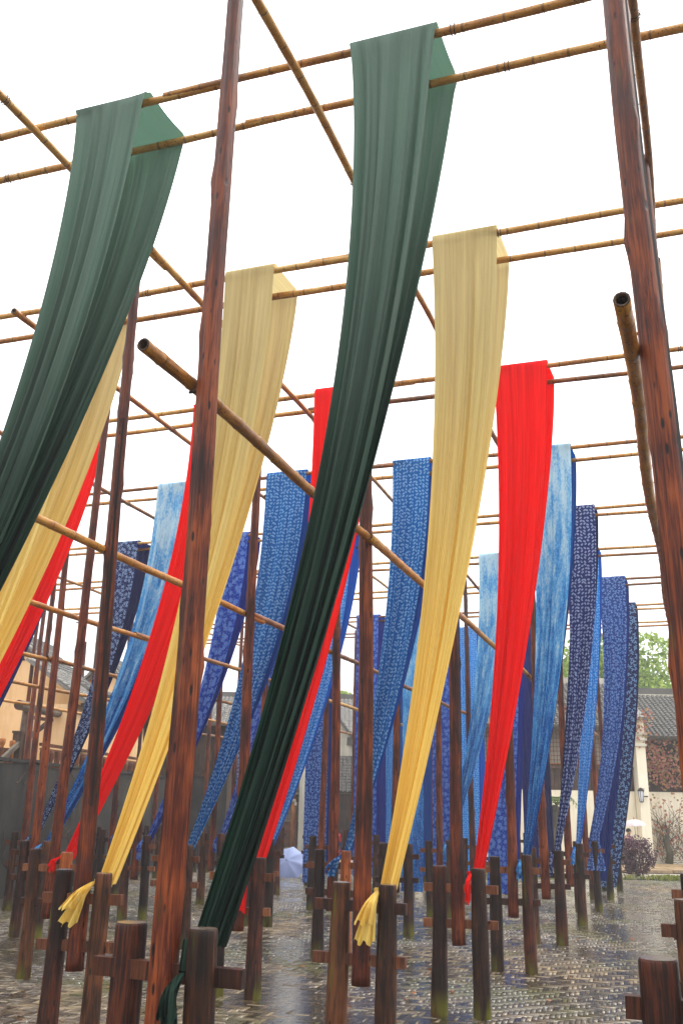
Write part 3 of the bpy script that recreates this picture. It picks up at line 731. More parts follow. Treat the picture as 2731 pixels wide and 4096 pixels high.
def right_house():
    Y = 42.4
    e = empty('ivy_house', (16.8, Y, 0), 'dark timber house with tiled roof and ivy at far right', 'house')
    m = MB(); m.box((0, 2.5, 1.55), (6.4, 5, 3.1)); m.build('wall', M_CREAM, e)
    m = MB(); m.box((0, 2.52, 4.2), (6.4, 5, 2.2)); m.build('upper_wall', M_BROWNWOOD, e)
    h = empty('boarding', (0, 0, 0)); h.parent = e
    planks(h, (-3.2, -.01), (3.2, -.01), 3.12, 5.3, .3, M_BROWNWOOD)
    m = MB(); m.box((0, -.06, 5.36), (6.4, .12, .13)); m.build('fascia', M_GREYWOOD, e)
    tile_roof(e, (-3.0, -.55, 5.42), (6.4, 0, 0), (0, 4.2, 2.35), M_TILE, limit=300, near=(-4, -42, 2))
    m = MB(); m.bar((-3.1, 3.68, 7.95), (3.4, 3.68, 7.95), .3, .30); m.build('ridge', M_TILE, e)
    m = MB(); m.bar((-3.1, 3.58, 7.72), (3.4, 3.58, 7.72), .3, .14); m.build('ridge_band', M_PALESTONE, e)
right_house()
def pilaster():
    e = empty('fire_wall', (13.38, 42.0, 0), 'cream fire wall pier with stepped mouldings and a vine on its top', 'wall')
    m = MB(); m.box((0, .45, 2.75), (.42, 1.3, 5.5)); m.build('pier', M_CREAM, e)
    for z, w_ in ((5.05, .50), (5.30, .56), (5.54, .62)):
        m = MB(); m.box((0, .42, z), (w_, 1.44, .10)); m.build('moulding', M_WHITE, e)
    m = MB(); m.box((0, .45, 5.86), (.42, 1.3, .54)); m.build('cap', M_CREAM, e)
    m = MB(); m.add([(-.34, -.3, 6.14), (.34, -.3, 6.14), (.34, 4.2, 8.1), (-.34, 4.2, 8.1), (-.34, -.3, 6.26), (.34, -.3, 6.26), (.34, 4.2, 8.22), (-.34, 4.2, 8.22)], [(3, 2, 1, 0), (4, 5, 6, 7), (0, 1, 5, 4), (1, 2, 6, 5), (2, 3, 7, 6), (3, 0, 4, 7)]); m.build('coping', M_TILE, e)
    m = MB(); m.add([(-.2, 1.1, 5.5), (.2, 1.1, 5.5), (.2, 4.2, 5.5), (-.2, 4.2, 5.5), (-.2, 1.1, 6.7), (.2, 1.1, 6.7), (.2, 4.2, 8.05), (-.2, 4.2, 8.05)], [(3, 2, 1, 0), (4, 5, 6, 7), (0, 1, 5, 4), (1, 2, 6, 5), (2, 3, 7, 6), (3, 0, 4, 7)]); m.build('gable_wall', M_CREAM, e)
pilaster()
def lantern():
    e = empty('wall_lantern', (13.18, 41.6, 2.9), 'white glass lantern with a dark frame bracketed to the cream pier', 'lantern')
    m = MB(); m.tube([(0, 0, -.24), (0, 0, -.2), (0, 0, .1), (0, 0, .22)], [.07, .085, .125, .11], 6); m.build('glass', NB('lantern_glass').set(Base_Color=(.75, .78, .85, 1), Roughness=.2), e)
    m = MB()
    for k in range(6):
        a = 2*PI*k/6; m.bar((.082*math.cos(a), .082*math.sin(a), -.24), (.128*math.cos(a), .128*math.sin(a), .2), .018, .018)
    m.tube([(0, 0, .2), (0, 0, .26), (0, 0, .34)], [.15, .13, .03], 6); m.tube([(0, 0, -.27), (0, 0, -.23)], [.06, .09], 6); m.build('frame', M_IRON, e)
    m = MB(); m.bar((0, 0, -.02), (.32, .1, -.02), .03, .05); m.bar((.05, 0, .3), (.2, .1, .3), .02, .02); m.build('bracket', M_IRON, e)
lantern()

# platform and paving strip in front of the hall
m = MB(); m.box((9, 39.7, .045), (19, 5.3, .11)); plat = tag(m.build('stone_platform', M_MORTAR), 'raised flagstone walk along the cream hall', kind='structure')
def slabs(parent, x0, x1, y0, y1, z, th, mat, sx, sy, name='flagstone'):
    y = y0
    while y < y1-.1:
        x = x0 - random.uniform(0, sx)
        while x < x1:
            l = sx*random.uniform(.75, 1.3); mm = MB(); mm.box((0, 0, 0), (l-.03, sy-.03, th), taper=.985); mm.build(name, mat, parent, (x+l/2, y+sy/2, z+random.uniform(-.008, .008))); x += l
        y += sy
slabs(plat, 1, 17.5, 36.98, 41.9, .105, .10, M_STONE, 1.5, .98)
m = MB(); m.box((9, 35.75, -.035), (19, 2.5, .05)); pav2 = tag(m.build('paving_strip', M_MORTAR), 'pale paving strip below the raised walk', kind='structure')
slabs(pav2, 1, 17.5, 34.55, 36.95, 0.0, .06, M_PALESTONE, 1.3, .8)

# ------------------------------------------------------------------ foliage
def leaf_mat(name, c1, c2, c3=None, trans=.35, rough=.5):
    b = NB(name); at = b.n('ShaderNodeAttribute', {'attribute_name': 'tone'})
    st = [(0.1, lin(c1)), (0.9, lin(c2))] if c3 is None else [(0.1, lin(c1)), (0.5, lin(c2)), (0.9, lin(c3))]
    c = b.ramp(at.outputs['Fac'], st)
    b.set(Base_Color=c, Roughness=rough)
    tr = b.n('ShaderNodeBsdfTranslucent', Color=c); mx = b.n('ShaderNodeMixShader', Fac=trans)
    b.link(b.b.outputs[0], mx.inputs[1]); b.link(tr.outputs[0], mx.inputs[2]); b.link(mx.outputs[0], b.out.inputs[0])
    return b.m
M_LEAF = leaf_mat('spring_green_leaves', '#5f7c2c', '#86a03c', '#a9bb56', trans=.5)
M_PURPLE = leaf_mat('purple_shrub_leaves', '#2a1420', '#4b2a3a', '#6f4a55')
M_IVY = leaf_mat('autumn_ivy_leaves', '#8a4a3a', '#b3705a', '#8c7a40')
M_FERN = leaf_mat('fern_fronds', '#3f5418', '#6f8c2c')
M_GRASS = leaf_mat('grass_blades', '#4f5e1c', '#7d8a30', '#9a8f45')
M_LITTER = leaf_mat('fallen_leaf_litter', '#7a3d16', '#a8662c', '#6f5528')
def leaf_cards(P, size, mat, name, parent=None, flat=0.0, norm=None, asp=.55, kind=None):
    P = np.asarray(P, float); n = len(P); u = RNG.normal(size=(n, 3)); v = RNG.normal(size=(n, 3))
    if norm is not None: u -= np.outer(u@np.array(norm), norm)*flat; v -= np.outer(v@np.array(norm), norm)*flat
    u /= np.linalg.norm(u, axis=1)[:, None]; v -= u*(u*v).sum(1)[:, None]; v /= np.linalg.norm(v, axis=1)[:, None]
    s_ = size*RNG.uniform(.6, 1.3, n)[:, None]
    w3 = np.cross(u, v)*s_*.12
    V = np.stack([P-u*s_*.5, P+v*s_*asp*.5+w3, P+u*s_*.5, P-v*s_*asp*.5+w3], 1).reshape(-1, 3)
    me = fast_mesh(name, V, np.arange(4*n).reshape(-1, 4), mat)
    at = me.attributes.new('tone', 'FLOAT', 'POINT'); at.data.foreach_set('value', np.repeat(RNG.uniform(0, 1, n), 4).astype(np.float32))
    o = link(name, me, parent)
    if kind: tag(o, kind=kind)
    return o
M_BARK = wood_mat('grey_bark', lin('#2b2721'), lin('#4a443a'), lin('#68604f'), moss=1.2, rough=.8)
def tree(loc, h, r, label, n=7000, seed=0, leaf=.30, zc=.62, group=None):
    rr = np.random.default_rng(seed); e = empty('broadleaf_tree', loc, label, 'tree', group)
    m = MB(); m.tube([(0, 0, 0), (.1, .05, h*.25), (-.1, .1, h*.5), (.15, 0, h*.8)], [.28, .22, .16, .05], 9)
    cl = []
    for k in range(26):
        a = rr.uniform(0, 2*PI); q = rr.uniform(.2, 1)**.6*r*.82; zz = h*zc + rr.uniform(-.32, .34)*h*.9
        q *= math.sqrt(max(.1, 1-((zz-h*zc)/(h*.42))**2)); c = Vector((q*math.cos(a), q*math.sin(a), zz)); cl.append((c, r*rr.uniform(.22, .40)))
    for c, _ in cl[:14]:
        z0 = max(h*.25, c.z-h*.22); m.tube([(0, 0.06, z0), (c.x*.5, c.y*.5, (z0+c.z)/2+.2), tuple(c)], [.10, .06, .02], 6)
    m.build('trunk', M_BARK, e, smooth=True)
    P = []
    for c, cr in cl:
        k = n//len(cl); d = rr.normal(size=(k, 3)); d /= np.linalg.norm(d, axis=1)[:, None]
        d *= (rr.uniform(.35, 1.0, k)**.5)[:, None]*cr; d[:, 2] *= .72; P.append(np.array(c)+d)
    leaf_cards(np.concatenate(P), leaf, M_LEAF, 'crown', e)
tree((15.6, 54, 0), 12.9, 4.6, 'tall hazy green tree behind the tiled roof at far right', 9000, 1, leaf=.34)
tree((9.5, 60, 0), 12.2, 4.2, 'hazy green tree behind the hall roof, seen beside the hanging red cloth', 6000, 2, leaf=.36)
tree((4.9, 58, 0), 12.3, 3.4, 'hazy green tree seen left of the yellow cloth behind the hall', 6000, 3, leaf=.34)
tree((.95, 60, 0), 9.9, 1.9, 'slim pale tree rising beside the off white gable end', 3000, 4, leaf=.30)
tree((20.5, 56, 0), 12.0, 4.2, 'hazy green tree hidden by the right-hand pole', 6000, 5, leaf=.36)

def ivy():
    e = empty('ivy', (14.3, 42.2, .15), 'reddish autumn ivy climbing from a mossy stem over the right-hand house', 'climbing plant')
    m = MB(); m.tube([(.0, -.15, 0), (.05, -.2, .4), (-.05, -.16, .9), (.06, -.1, 1.3), (-.02, -.06, 1.7)], [.17, .15, .12, .08, .02], 9); keep_local = m.build('stem', M_BARK, e, smooth=True)
    tw = MB(); r = random.Random(3)
    for k in range(90):
        p = Vector((r.uniform(-.6, 1.0), -.07, r.uniform(.05, 1.6))); pts = [p]; d = Vector((r.uniform(-1, 1), 0, r.uniform(.2, 1))).normalized()
        for s_ in range(6):
            d = (d + Vector((r.uniform(-.7, .7), 0, r.uniform(-.4, .5)))).normalized(); p = p + d*.22; p.x = min(max(p.x, -.68), 1.7); p.z = min(p.z, 3.3); p.y = -.05-.05*r.random(); pts.append(p)
        tw.tube(pts, [.014, .012, .010, .009, .008, .006, .004], 4)
    tw.build('twigs', M_BEAM, e)
    n = 2300; x = RNG.uniform(-.68, 2.6, n); z = 3.0 + RNG.beta(1.7, 1.5, n)*2.3; P = np.stack([x, -.08-RNG.uniform(0, .16, n), z], 1)
    k = RNG.random(n) < .28 + .55*(np.sin(x*3.1+z*2)*.5+.5)
    n2 = 170; P2 = np.stack([RNG.uniform(-.6, 1.5, n2), -.1-RNG.uniform(0, .1, n2), RNG.uniform(.2, 2.9, n2)], 1)
    n3 = 160; P3 = np.stack([-.9+RNG.normal(0, .28, n3), -.4-RNG.uniform(-.2, .3, n3), 5.75+RNG.normal(0, .35, n3)], 1)
    leaf_cards(np.concatenate([P[k], P2, P3]), .125, M_IVY, 'leaves', e, flat=.7, norm=(0, 1, 0), asp=.9)
ivy()
def shrub(loc, r, h, mat, label, n=1600, leaf=.10):
    e = empty('shrub', loc, label, 'shrub'); m = MB()
    for k in range(9):
        a = 2*PI*k/9; m.tube([(0, 0, 0), (r*.3*math.cos(a), r*.3*math.sin(a), h*.4), (r*.7*math.cos(a), r*.7*math.sin(a), h*.8)], [.02, .015, .006], 5)
    m.build('stems', M_BEAM, e)
    d = RNG.normal(size=(n, 3)); d /= np.linalg.norm(d, axis=1)[:, None]; d *= (RNG.uniform(.3, 1, n)**.5)[:, None]; bumps = 1+.22*np.sin(d[:, 0]*7)*np.sin(d[:, 2]*6+d[:, 1]*5)
    P = d*bumps[:, None]*np.array([r, r, h*.5]) + np.array([0, 0, h*.52])
    leaf_cards(P, leaf, mat, 'foliage', e, asp=.35)
shrub((10.82, 35.3, 0), .72, 1.35, M_PURPLE, 'round purple leaved shrub at the foot of the post by the umbrella carrier', 2200, .13)
shrub((-.55, 46.4, 0), .45, .8, M_PURPLE, 'small reddish bush by the timber house doorstep', 700, .10)
def fern_tree():
    e = empty('fern_tree', (8.3, 37.8, .14), 'mossy trunk with a few arching green fronds before the cream wall', 'tree')
    m = MB(); m.tube([(0, 0, 0), (.02, 0, .8), (.1, .05, 1.6), (.35, .05, 2.25)], [.33, .27, .22, .15], 12, ov=lambda i, k: 1+.12*math.sin(k*2.3+i)); m.build('trunk', M_BARK, e, smooth=True)
    P = []
    for k in range(11):
        a = 2*PI*k/11+.2; L = random.uniform(.7, 1.0); fr = MB()
        pts = [Vector((.35+L*t*math.cos(a), L*t*math.sin(a)*.9, 2.25+.42*math.sin(t*2.5)-.25*t*t)) for t in [q/9 for q in range(10)]]
        fr.tube(pts, [.018-.0016*q for q in range(10)], 5)
        for q in range(1, 10):
            t = (pts[q]-pts[q-1]).normalized(); sd_ = t.cross(Vector((0, 0, 1))).normalized()
            for s_ in (-1, 1):
                l_ = .28*math.sin(PI*(q/10)**.7)+.03; A_ = pts[q]; B_ = A_+sd_*s_*l_+t*.12-Vector((0, 0, .06)); fr.add([A_-t*.035, B_, A_+t*.035, A_+t*.01+Vector((0, 0, .012))], [(0, 1, 2), (0, 1, 3)])
        o = fr.build('frond', M_FERN, e)
        at = o.data.attributes.new('tone', 'FLOAT', 'POINT'); at.data.foreach_set('value', np.full(len(o.data.vertices), random.random(), dtype=np.float32))
fern_tree()
# grass edge and fallen leaves
n = 5000; gx = RNG.uniform(2, 14.5, n); gy = 34.1 + RNG.normal(0, .22, n)
kk = (np.sin(gx*1.1)+np.sin(gx*2.7+1)+1.0 > RNG.uniform(-1, 2, n)); gx, gy = gx[kk], gy[kk]; n = len(gx)
hh = RNG.uniform(.05, .16, n); aa = RNG.uniform(0, 2*PI, n); lw = .012
V = np.stack([np.stack([gx-lw*np.cos(aa), gy-lw*np.sin(aa), 0*gx-.01], 1), np.stack([gx+lw*np.cos(aa), gy+lw*np.sin(aa), 0*gx-.01], 1),
              np.stack([gx+RNG.normal(0, .03, n)+.002, gy+RNG.normal(0, .03, n), hh], 1), np.stack([gx-.003+RNG.normal(0, .03, n), gy, hh*.98], 1)], 1).reshape(-1, 3)
me = fast_mesh('grass', V, np.arange(4*n).reshape(-1, 4), M_GRASS)
at = me.attributes.new('tone', 'FLOAT', 'POINT'); at.data.foreach_set('value', np.repeat(RNG.uniform(0, 1, n), 4).astype(np.float32))
tag(link('grass', me), 'thin line of grass along the paving strip', 'grass', kind='stuff')
n = 420; ly = RNG.uniform(8.5, 32, n); lx = RNG.uniform(-.36, .4, n)*ly; k_ = lx > -7+.16*(ly-22)
tag(leaf_cards(np.stack([lx, ly, np.full(n, .016)], 1)[k_], .07, M_LITTER, 'fallen_leaves', flat=.92, norm=(0, 0, 1), asp=.6), 'scattered brown leaves lying on the wet bricks', 'leaf litter', kind='stuff')

# ------------------------------------------------------------------ cloth table: (column, row) -> what hangs there
JF = [.365, .25, .285, .285, .375, .375, .35, .41, .27]
JR = [.53, .42, .455, .475, .53, .57, .575, .62, .48]
ZB = 8.0
# key: material, from-to across the bay, way of hanging, short name, label
CLOTHS = {
 (-1, 0): ('green', (.20, .48), 'tied', 'left green cloth', 'broad dark green cloth sweeping down out of the left edge'),
 (0, 0): ('green', (.18, .45), 'tied', 'middle green cloth', 'long dark green cloth in the middle, tied low behind the nearest post'),
 (-2, 1): ('yellow', (.36, .61), 'tied', 'left yellow cloth', 'yellow cloth seen between the left green cloth and the red one'),
 (-1, 1): ('yellow', (.23, .46), 'tied', 'middle yellow cloth', 'pale yellow cloth hanging right behind the big left pole'),
 (0, 1): ('yellow', (.16, .42), 'tied', 'right yellow cloth', 'pale yellow cloth right of the middle green cloth, sweeping to a bundled end'),
 (-3, 2): ('red', (.37, .64), 'tied', 'far left red cloth', 'red cloth running down to the left edge beside the yellow one'),
 (-2, 2): ('red', (.40, .65), 'tied', 'middle left red cloth', 'narrow looking red cloth left of the middle yellow cloth'),
 (-1, 2): ('red', (.16, .42), 'tied', 'middle red cloth', 'red cloth mostly hidden behind the middle green cloth, with a big knot'),
 (0, 2): ('red', (.16, .44), 'tied', 'right red cloth', 'bright red cloth right of the yellow one, gathered to a long knot'),
 (-4, 3): ('navy', (.30, .58), 'tied', 'far left navy cloth', 'plain navy cloth peeping out beside the far left red cloth'),
 (-3, 3): ('tie', (.47, .70), 'tied', 'left mottled blue cloth', 'mottled pale blue tie dyed cloth left of the narrow red one'),
 (-2, 3): ('oval', (.33, .62), 'tied', 'left oval print cloth', 'blue cloth printed with white ovals, left of the middle green cloth'),
 (-1, 3): ('oval', (.24, .50), 'tied', 'middle oval print cloth', 'blue cloth printed with white ovals, just left of the right yellow cloth'),
 (0, 3): ('tie', (.17, .41), 'tied', 'right mottled blue cloth', 'pale blue blotchy tie dyed cloth right of the bright red cloth'),
 (-4, 4): ('floral', (.29, .50), 'tied', 'white blossom navy cloth', 'navy cloth with white blossoms and a plain dark back at left'),
 (-3, 4): ('rosette', (.35, .57), 'tied', 'left rosette cloth', 'indigo cloth with pale rosettes right of the middle yellow cloth'),
 (-2, 4): ('oval_pale', (.24, .50), 'tied', 'pale oval print cloth', 'pale blue dotted cloth between the middle green cloth and the pole beside it'),
 (0, 4): ('oval_dark', (.22, .43), 'tied', 'navy oval print cloth', 'navy cloth with small white ovals right of the mottled pale blue cloth'),
 (-4, 5): ('leaf', (.20, .48), 'tied', 'leaf print cloth', 'indigo leaf printed cloth whose dark end shows between left pole and yellow cloth'),
 (-3, 5): ('rosette', (.24, .50), 'tied', 'second rosette cloth', 'pale indigo rosette cloth behind the left oval print cloth'),
 (-1, 5): ('tie', (.29, .54), 'tied', 'narrow mottled blue cloth', 'mid blue mottled cloth mostly hidden behind the bright red cloth'),
 (0, 5): ('oval_pale', (.13, .34), 'tied', 'narrow pale oval cloth', 'narrow bright blue dotted cloth beside the navy oval print cloth'),
 (-4, 6): ('floral', (.44, .70), 'straight', 'hanging blossom cloth', 'dark blossom printed cloth hanging straight behind the thin red brown pole left of centre'),
 (-3, 6): ('leaf', (.17, .44), 'straight', 'hanging leaf print cloth', 'navy backed leaf printed cloth hanging straight beside the ground umbrella'),
 (-2, 6): ('tie', (.22, .46), 'straight', 'hanging pale blue cloth', 'pale blue speckled cloth hanging straight with its navy hem near the ground'),
 (-1, 6): ('rosette', (.14, .44), 'straight', 'hanging rosette cloth', 'indigo rosette cloth hanging straight behind the lower end of the bright red cloth'),
 (0, 6): ('leaf', (.23, .49), 'knot', 'knotted leaf print cloth', 'indigo leaf printed cloth with a plain navy back, bunched over a post'),
 (-3, 7): ('rosette', (.27, .56), 'straight', 'straight rosette cloth', 'straight hanging indigo rosette cloth behind the pole right of the middle green cloth'),
 (-2, 7): ('rosette', (.20, .47), 'straight', 'rear rosette cloth', 'straight indigo rosette cloth seen right of the right yellow cloth low down'),
 (-1, 7): ('navy', (.18, .30), 'straight', 'rear navy cloth', 'plain navy cloth hanging straight just right of the bright red cloth'),
 (0, 7): ('leaf_dark', (.28, .51), 'straight', 'rightmost dark leaf cloth', 'dark leaf printed cloth hanging straight, the one furthest right'),
 (-3, 8): ('oval', (.20, .47), 'straight', 'rear oval print cloth', 'dotted blue cloth hanging straight left of the lower yellow cloth'),
 (-2, 8): ('oval_pale', (.27, .52), 'straight', 'rear pale dotted cloth', 'pale blue dotted cloth high behind the pole between yellow and red cloths'),
 (-1, 8): ('floral', (.06, .32), 'straight', 'rear blossom cloth', 'blossom printed cloth behind the lower end of the right mottled blue cloth'),
}
# ------------------------------------------------------------------ poles and the stands that hold them
Minv = M.inverted()
def pix(p):
    q = Minv @ Vector(p)
    if q.z > -0.3: return None
    k = 3689.626/(-q.z); return (1365.5 + q.x*k, 2048 - q.y*k)
def visible(i, j):
    for z in (0.1, .6, 1.4, 3, 5, 7.5):
        q = pix(g(i, j, z))
        if q and -170 < q[0] < 2900 and -50 < q[1] < 4200: return True
    return False
SPOTS = [(i, j) for j in range(9) for i in range(-7, 2) if visible(i, j)]
COLN = {}
def near_cloth(i, j):
    if (i, j) in CLOTHS: return 'holding the ' + CLOTHS[(i, j)][3]
    best = None
    for (a, c), v in CLOTHS.items():
        di, dj = i-a, j-c; cost = abs(dj)+1.6*abs(di)+(.4 if dj < 0 else 0)
        if best is None or cost < best[0]: best = (cost, di, dj, v[3])
    _, di, dj, nm = best; t = []
    W_ = {1: 'one bay', 2: 'two bays', 3: 'three bays', 4: 'four bays', 5: 'five bays', 6: 'six bays', 7: 'seven bays', 8: 'eight bays'}
    if dj: t.append(W_[abs(dj)] + (' behind' if dj > 0 else ' before'))
    if di: t.append((W_[abs(di)] if not t else W_[abs(di)].split()[0]) + (' right of' if di > 0 else ' left of'))
    return ' and '.join(t) + ' the ' + nm
LEAN = {(-2, 2): (.13, 0), (-1, 1): (-.06, .05), (-1, 2): (-.05, 0), (0, 1): (-.05, .1), (0, 3): (.10, .05), (0, 0): (.03, .03), (1, 0): (-.07, .0)}
BASE = {(0, 1): (0.245, 8.45), (1, 0): (G0.x+GI.x-.035, G0.y+GI.y)}
def foot(i, j):
    if (i, j) in BASE: return Vector((*BASE[(i, j)], 0))
    return g(i, j)
def pole_mesh(seed, top=7.95, r0=.076, r1=.047, ck=None):
    r = random.Random(seed); m = MB(); n = 20; K = 90; pts = []; rad = []
    ph = [r.uniform(0, 6.28) for _ in range(6)]
    for k in range(K+1):
        t = k/K; z = .70 + (top-.70)*t
        pts.append((.010*math.sin(.9*z+ph[0])+.003*math.sin(1.9*z+ph[1]), .010*math.sin(.7*z+ph[2])+.003*math.sin(2.3*z+ph[3]), z))
        rad.append((r0+(r1-r0)*t)*(1+.014*math.sin(3.1*z+ph[4])+.010*math.sin(7.3*z+ph[5])))
    kn = [(r.randint(2, K-2), r.randint(0, n-1), r.uniform(.10, .26)) for _ in range(24)]
    kd = {}
    for a, c, q in kn:
        kd[(a, c)] = q; kd[(a, (c+1) % n)] = q*.45; kd[(a+1, c)] = q*.5; kd[(a-1, c)] = q*.4
    crack = r.randint(0, n-1); c0, c1 = r.randint(0, 40), r.randint(50, K)
    if ck is not None: crack, c0, c1 = ck, 0, K
    def ov(i, k):
        v = 1 + .03*math.sin(3*2*PI*k/n+ph[1]+i*.025) + kd.get((i, k), 0)
        if k == crack and c0 < i < c1: v -= .24
        return v
    m.tube(pts, rad, n, capmi=1, ov=ov)
    for i in range(max(0, c0), min(K, c1)): m.mi[i*n+crack] = 2
    return m
M_CRACK = NB('drying_crack').set(Base_Color=(.006, .003, .002, 1), Roughness=.9)
PM = {}
for v in range(8):
    PM[v] = pole_mesh(100+v, r0=.074+.003*(v % 3)).mesh('timber_pole', [M_POLE if v % 3 else M_POLE_MOSS, M_CUT, M_CRACK], True)
PM['big'] = pole_mesh(77, top=8.05, r0=.076, r1=.056, ck=7).mesh('timber_pole', [M_POLE_MOSS, M_CUT, M_CRACK], True)
PM['right'] = pole_mesh(78, top=8.05, r0=.080, r1=.066).mesh('timber_pole', [M_POLE_MOSS, M_CUT, M_CRACK], True)
PSPEC = {(0, 0): 'reddish timber pole, the big near one left of centre', (1, 0): 'thick weathered timber pole running up the right edge'}
def post_mesh(seed, mat, h=1.505):
    r = random.Random(seed); m = MB(); ph = [r.uniform(0, 6.28) for _ in range(4)]; n = 14
    zs = [-.04, .0, .2, .45, .7, .95, 1.2, h-.05, h-.012, h]; r0 = .094+r.uniform(-.004, .006)
    rad = [r0-.016*(z/h)+.003*math.sin(5*z+ph[0]) for z in zs]; rad[-1] *= .93
    split = r.randint(0, n-1)
    m.tube([(.006*math.sin(2*z+ph[1]), .006*math.sin(2.4*z+ph[2]), z) for z in zs], rad, n, capmi=1, ov=lambda i, k: 1+.04*math.sin(2*2*PI*k/n+ph[3])+.02*math.sin(5*2*PI*k/n+ph[0]) - (.10 if k == split else 0))
    return m.mesh('post', [mat, M_CUT], True)
POSTS = [post_mesh(s_, mt, 1.505+dz) for s_, mt, dz in ((1, M_POST, 0), (2, M_POST, -.02), (3, M_POST, .015), (4, M_POST_B, 0), (5, M_POST_B, -.015), (6, M_POST, .02), (7, M_POST_B, .02))]
POST_O = post_mesh(9, M_POST_O, 1.50)
xb = MB(); xb.box((0, 0, 0), (.82, .055, .088)); XB = [xb.mesh('crossbar', M_XBAR), xb.mesh('crossbar', M_DOORWOOD)]
bo = MB(); bo.tube([(0, -.02, 0), (0, .125, 0)], .009, 8); BOLT = bo.mesh('bolt', M_IRON)
RZ = math.atan2(TH.y, TH.x)
rp = random.Random(21)
PT = {}
for (i, j) in SPOTS:
    f = foot(i, j); dx, dy = LEAN.get((i, j), (rp.uniform(-.06, .06), rp.uniform(-.05, .05)))
    me = PM['big'] if (i, j) == (0, 0) else PM['right'] if (i, j) == (1, 0) else PM[rp.randint(0, 7)]
    nm = near_cloth(i, j)
    o = link('timber_pole', me, None, f, (-dy/7.9, dx/7.9, rp.uniform(-.6, .6) if (i, j) != (0, 0) else 0))
    o.rotation_mode = 'XYZ'
    PT[(i, j)] = (f, dx/7.9, dy/7.9)
    tag(o, PSPEC.get((i, j), 'red brown pole ' + nm), 'pole', 'timber poles of the drying yard')
    if j < 5:
        link('bolt', BOLT, o, (0, 0, 4.5), (0, 0, RZ+PI/2))
    s_ = empty('pole_stand', f, None, None, None, RZ+rp.uniform(-.05, .05))
    tag(s_, 'posts of the pole ' + (nm if (i, j) not in PSPEC else ('left of centre in front' if i == 0 else 'at the right edge')), 'pole stand', 'stands holding the poles')
    for sx in (-1, 1):
        pm_ = POST_O if (i, j, sx) in ((-1, 3, 1), (-2, 2, 1)) else POSTS[rp.randint(0, len(POSTS)-1)]
        if (i, j) == (0, 0): pm_ = POSTS[0] if sx < 0 else POSTS[3]
        link('post', pm_, s_, (sx*(.222+rp.uniform(-.012, .012)), rp.uniform(-.02, .02), 0), (rp.uniform(-.012, .012), rp.uniform(-.016, .016), rp.uniform(0, 6.28)))
    for z in (1.295, .905):
        link('crossbar', XB[rp.randint(0, 1)], s_, (rp.uniform(-.03, .03), rp.uniform(-.006, .006), z+rp.uniform(-.02, .02)), (0, rp.uniform(-.02, .02), rp.uniform(-.02, .02)))

# ------------------------------------------------------------------ bamboo
def bamboo(A, B, r0, r1, label, seed, sag=.03, wav=.014, group='bamboo rails of the drying yard', wires=()):
    r = random.Random(seed); A = Vector(A); B = Vector(B); L = (B-A).length; t = (B-A).normalized()
    sd_ = t.cross(Vector((0, 0, 1))).normalized(); n = 12; pts = []; rad = []; vv = []
    s_ = 0.0; step = r.uniform(.30, .36); ph = r.uniform(0, 6.28); ph2 = r.uniform(0, 6.28)
    marks = [0.0]; q = r.uniform(.1, .3)
    while q < L-.05: marks.append(q); q += step*r.uniform(.88, 1.12)
    marks.append(L)
    def at_(s_):
        u = s_/L; return A + (B-A)*u - Vector((0, 0, sag*4*u*(1-u))) + sd_*(wav*math.sin(1.6*s_+ph)) + Vector((0, 0, wav*.6*math.sin(1.9*s_+ph2)))
    for k, mk in enumerate(marks):
        ra = r0+(r1-r0)*mk/L
        if k in (0, len(marks)-1):
            pts.append(at_(mk)); rad.append(ra); vv.append(float(k))
        else:
            for d_, f_, v_ in ((-.022, 1.0, -.06), (-.006, 1.10, -.02), (.004, .985, .01), (.024, 1.03, .06)):
                pts.append(at_(mk+d_)); rad.append(ra*f_); vv.append(k+v_)
        if k < len(marks)-1:
            mm = (mk+marks[k+1])/2; pts.append(at_(mm)); rad.append(((r0+(r1-r0)*mm/L))*.985); vv.append(k+.5)
    m = MB(); m.tube(pts, rad, n, cap=False)
    # open hollow ends
    for e_, sgn in ((0, 1), (len(pts)-1, -1)):
        c = pts[e_]; b0 = e_*n; base = len(m.v)
        for k in range(n): v = Vector(m.v[b0+k]); m.v.append(tuple(c+(v-c)*.72))
        for k in range(n): v = Vector(m.v[b0+k]); m.v.append(tuple(c+(v-c)*.70+t*sgn*.10))
        for k in range(n):
            k2 = (k+1) % n; m.f.append((b0+k, base+k, base+k2, b0+k2)); m.mi.append(1); m.f.append((base+k, base+n+k, base+n+k2, base+k2)); m.mi.append(1)
        m.f.append(tuple(base+n+k for k in range(n))); m.mi.append(1)
    me = m.mesh('bamboo_pole', [M_BAMBOO, M_BEAM], True)
    uvl = me.uv_layers.new(name='UVMap'); nv = len(vv)*n; U = np.zeros((len(me.vertices), 2))
    for i_, v_ in enumerate(vv): U[i_*n:(i_+1)*n, 0] = np.abs(np.arange(n)/n-.5)*2*.24; U[i_*n:(i_+1)*n, 1] = v_ + .5
    li = np.zeros(len(me.loops), dtype=np.int32); me.loops.foreach_get('vertex_index', li); uvl.data.foreach_set('uv', U[li].astype(np.float32).ravel())
    o = tag(link('bamboo_pole', me), label, 'bamboo pole', group)
    for s_ in wires:
        wm = MB(); c = at_(s_); rr = r0*1.12
        for q in range(2):
            o2 = c + t*(.03*q-.015); ring = [o2 + (sd_*math.cos(a)+Vector((0, 0, 1))*math.sin(a))*rr for a in [2*PI*k/10 for k in range(11)]]
            wm.tube(ring, .004, 4)
        wm.tube([c+sd_*rr, c+sd_*(rr+.03)-Vector((0, 0, .04)), c+sd_*(rr+.01)-Vector((0, 0, .10))], .003, 4)
        wm.build('wire_lashing', M_IRON, o)
    return o
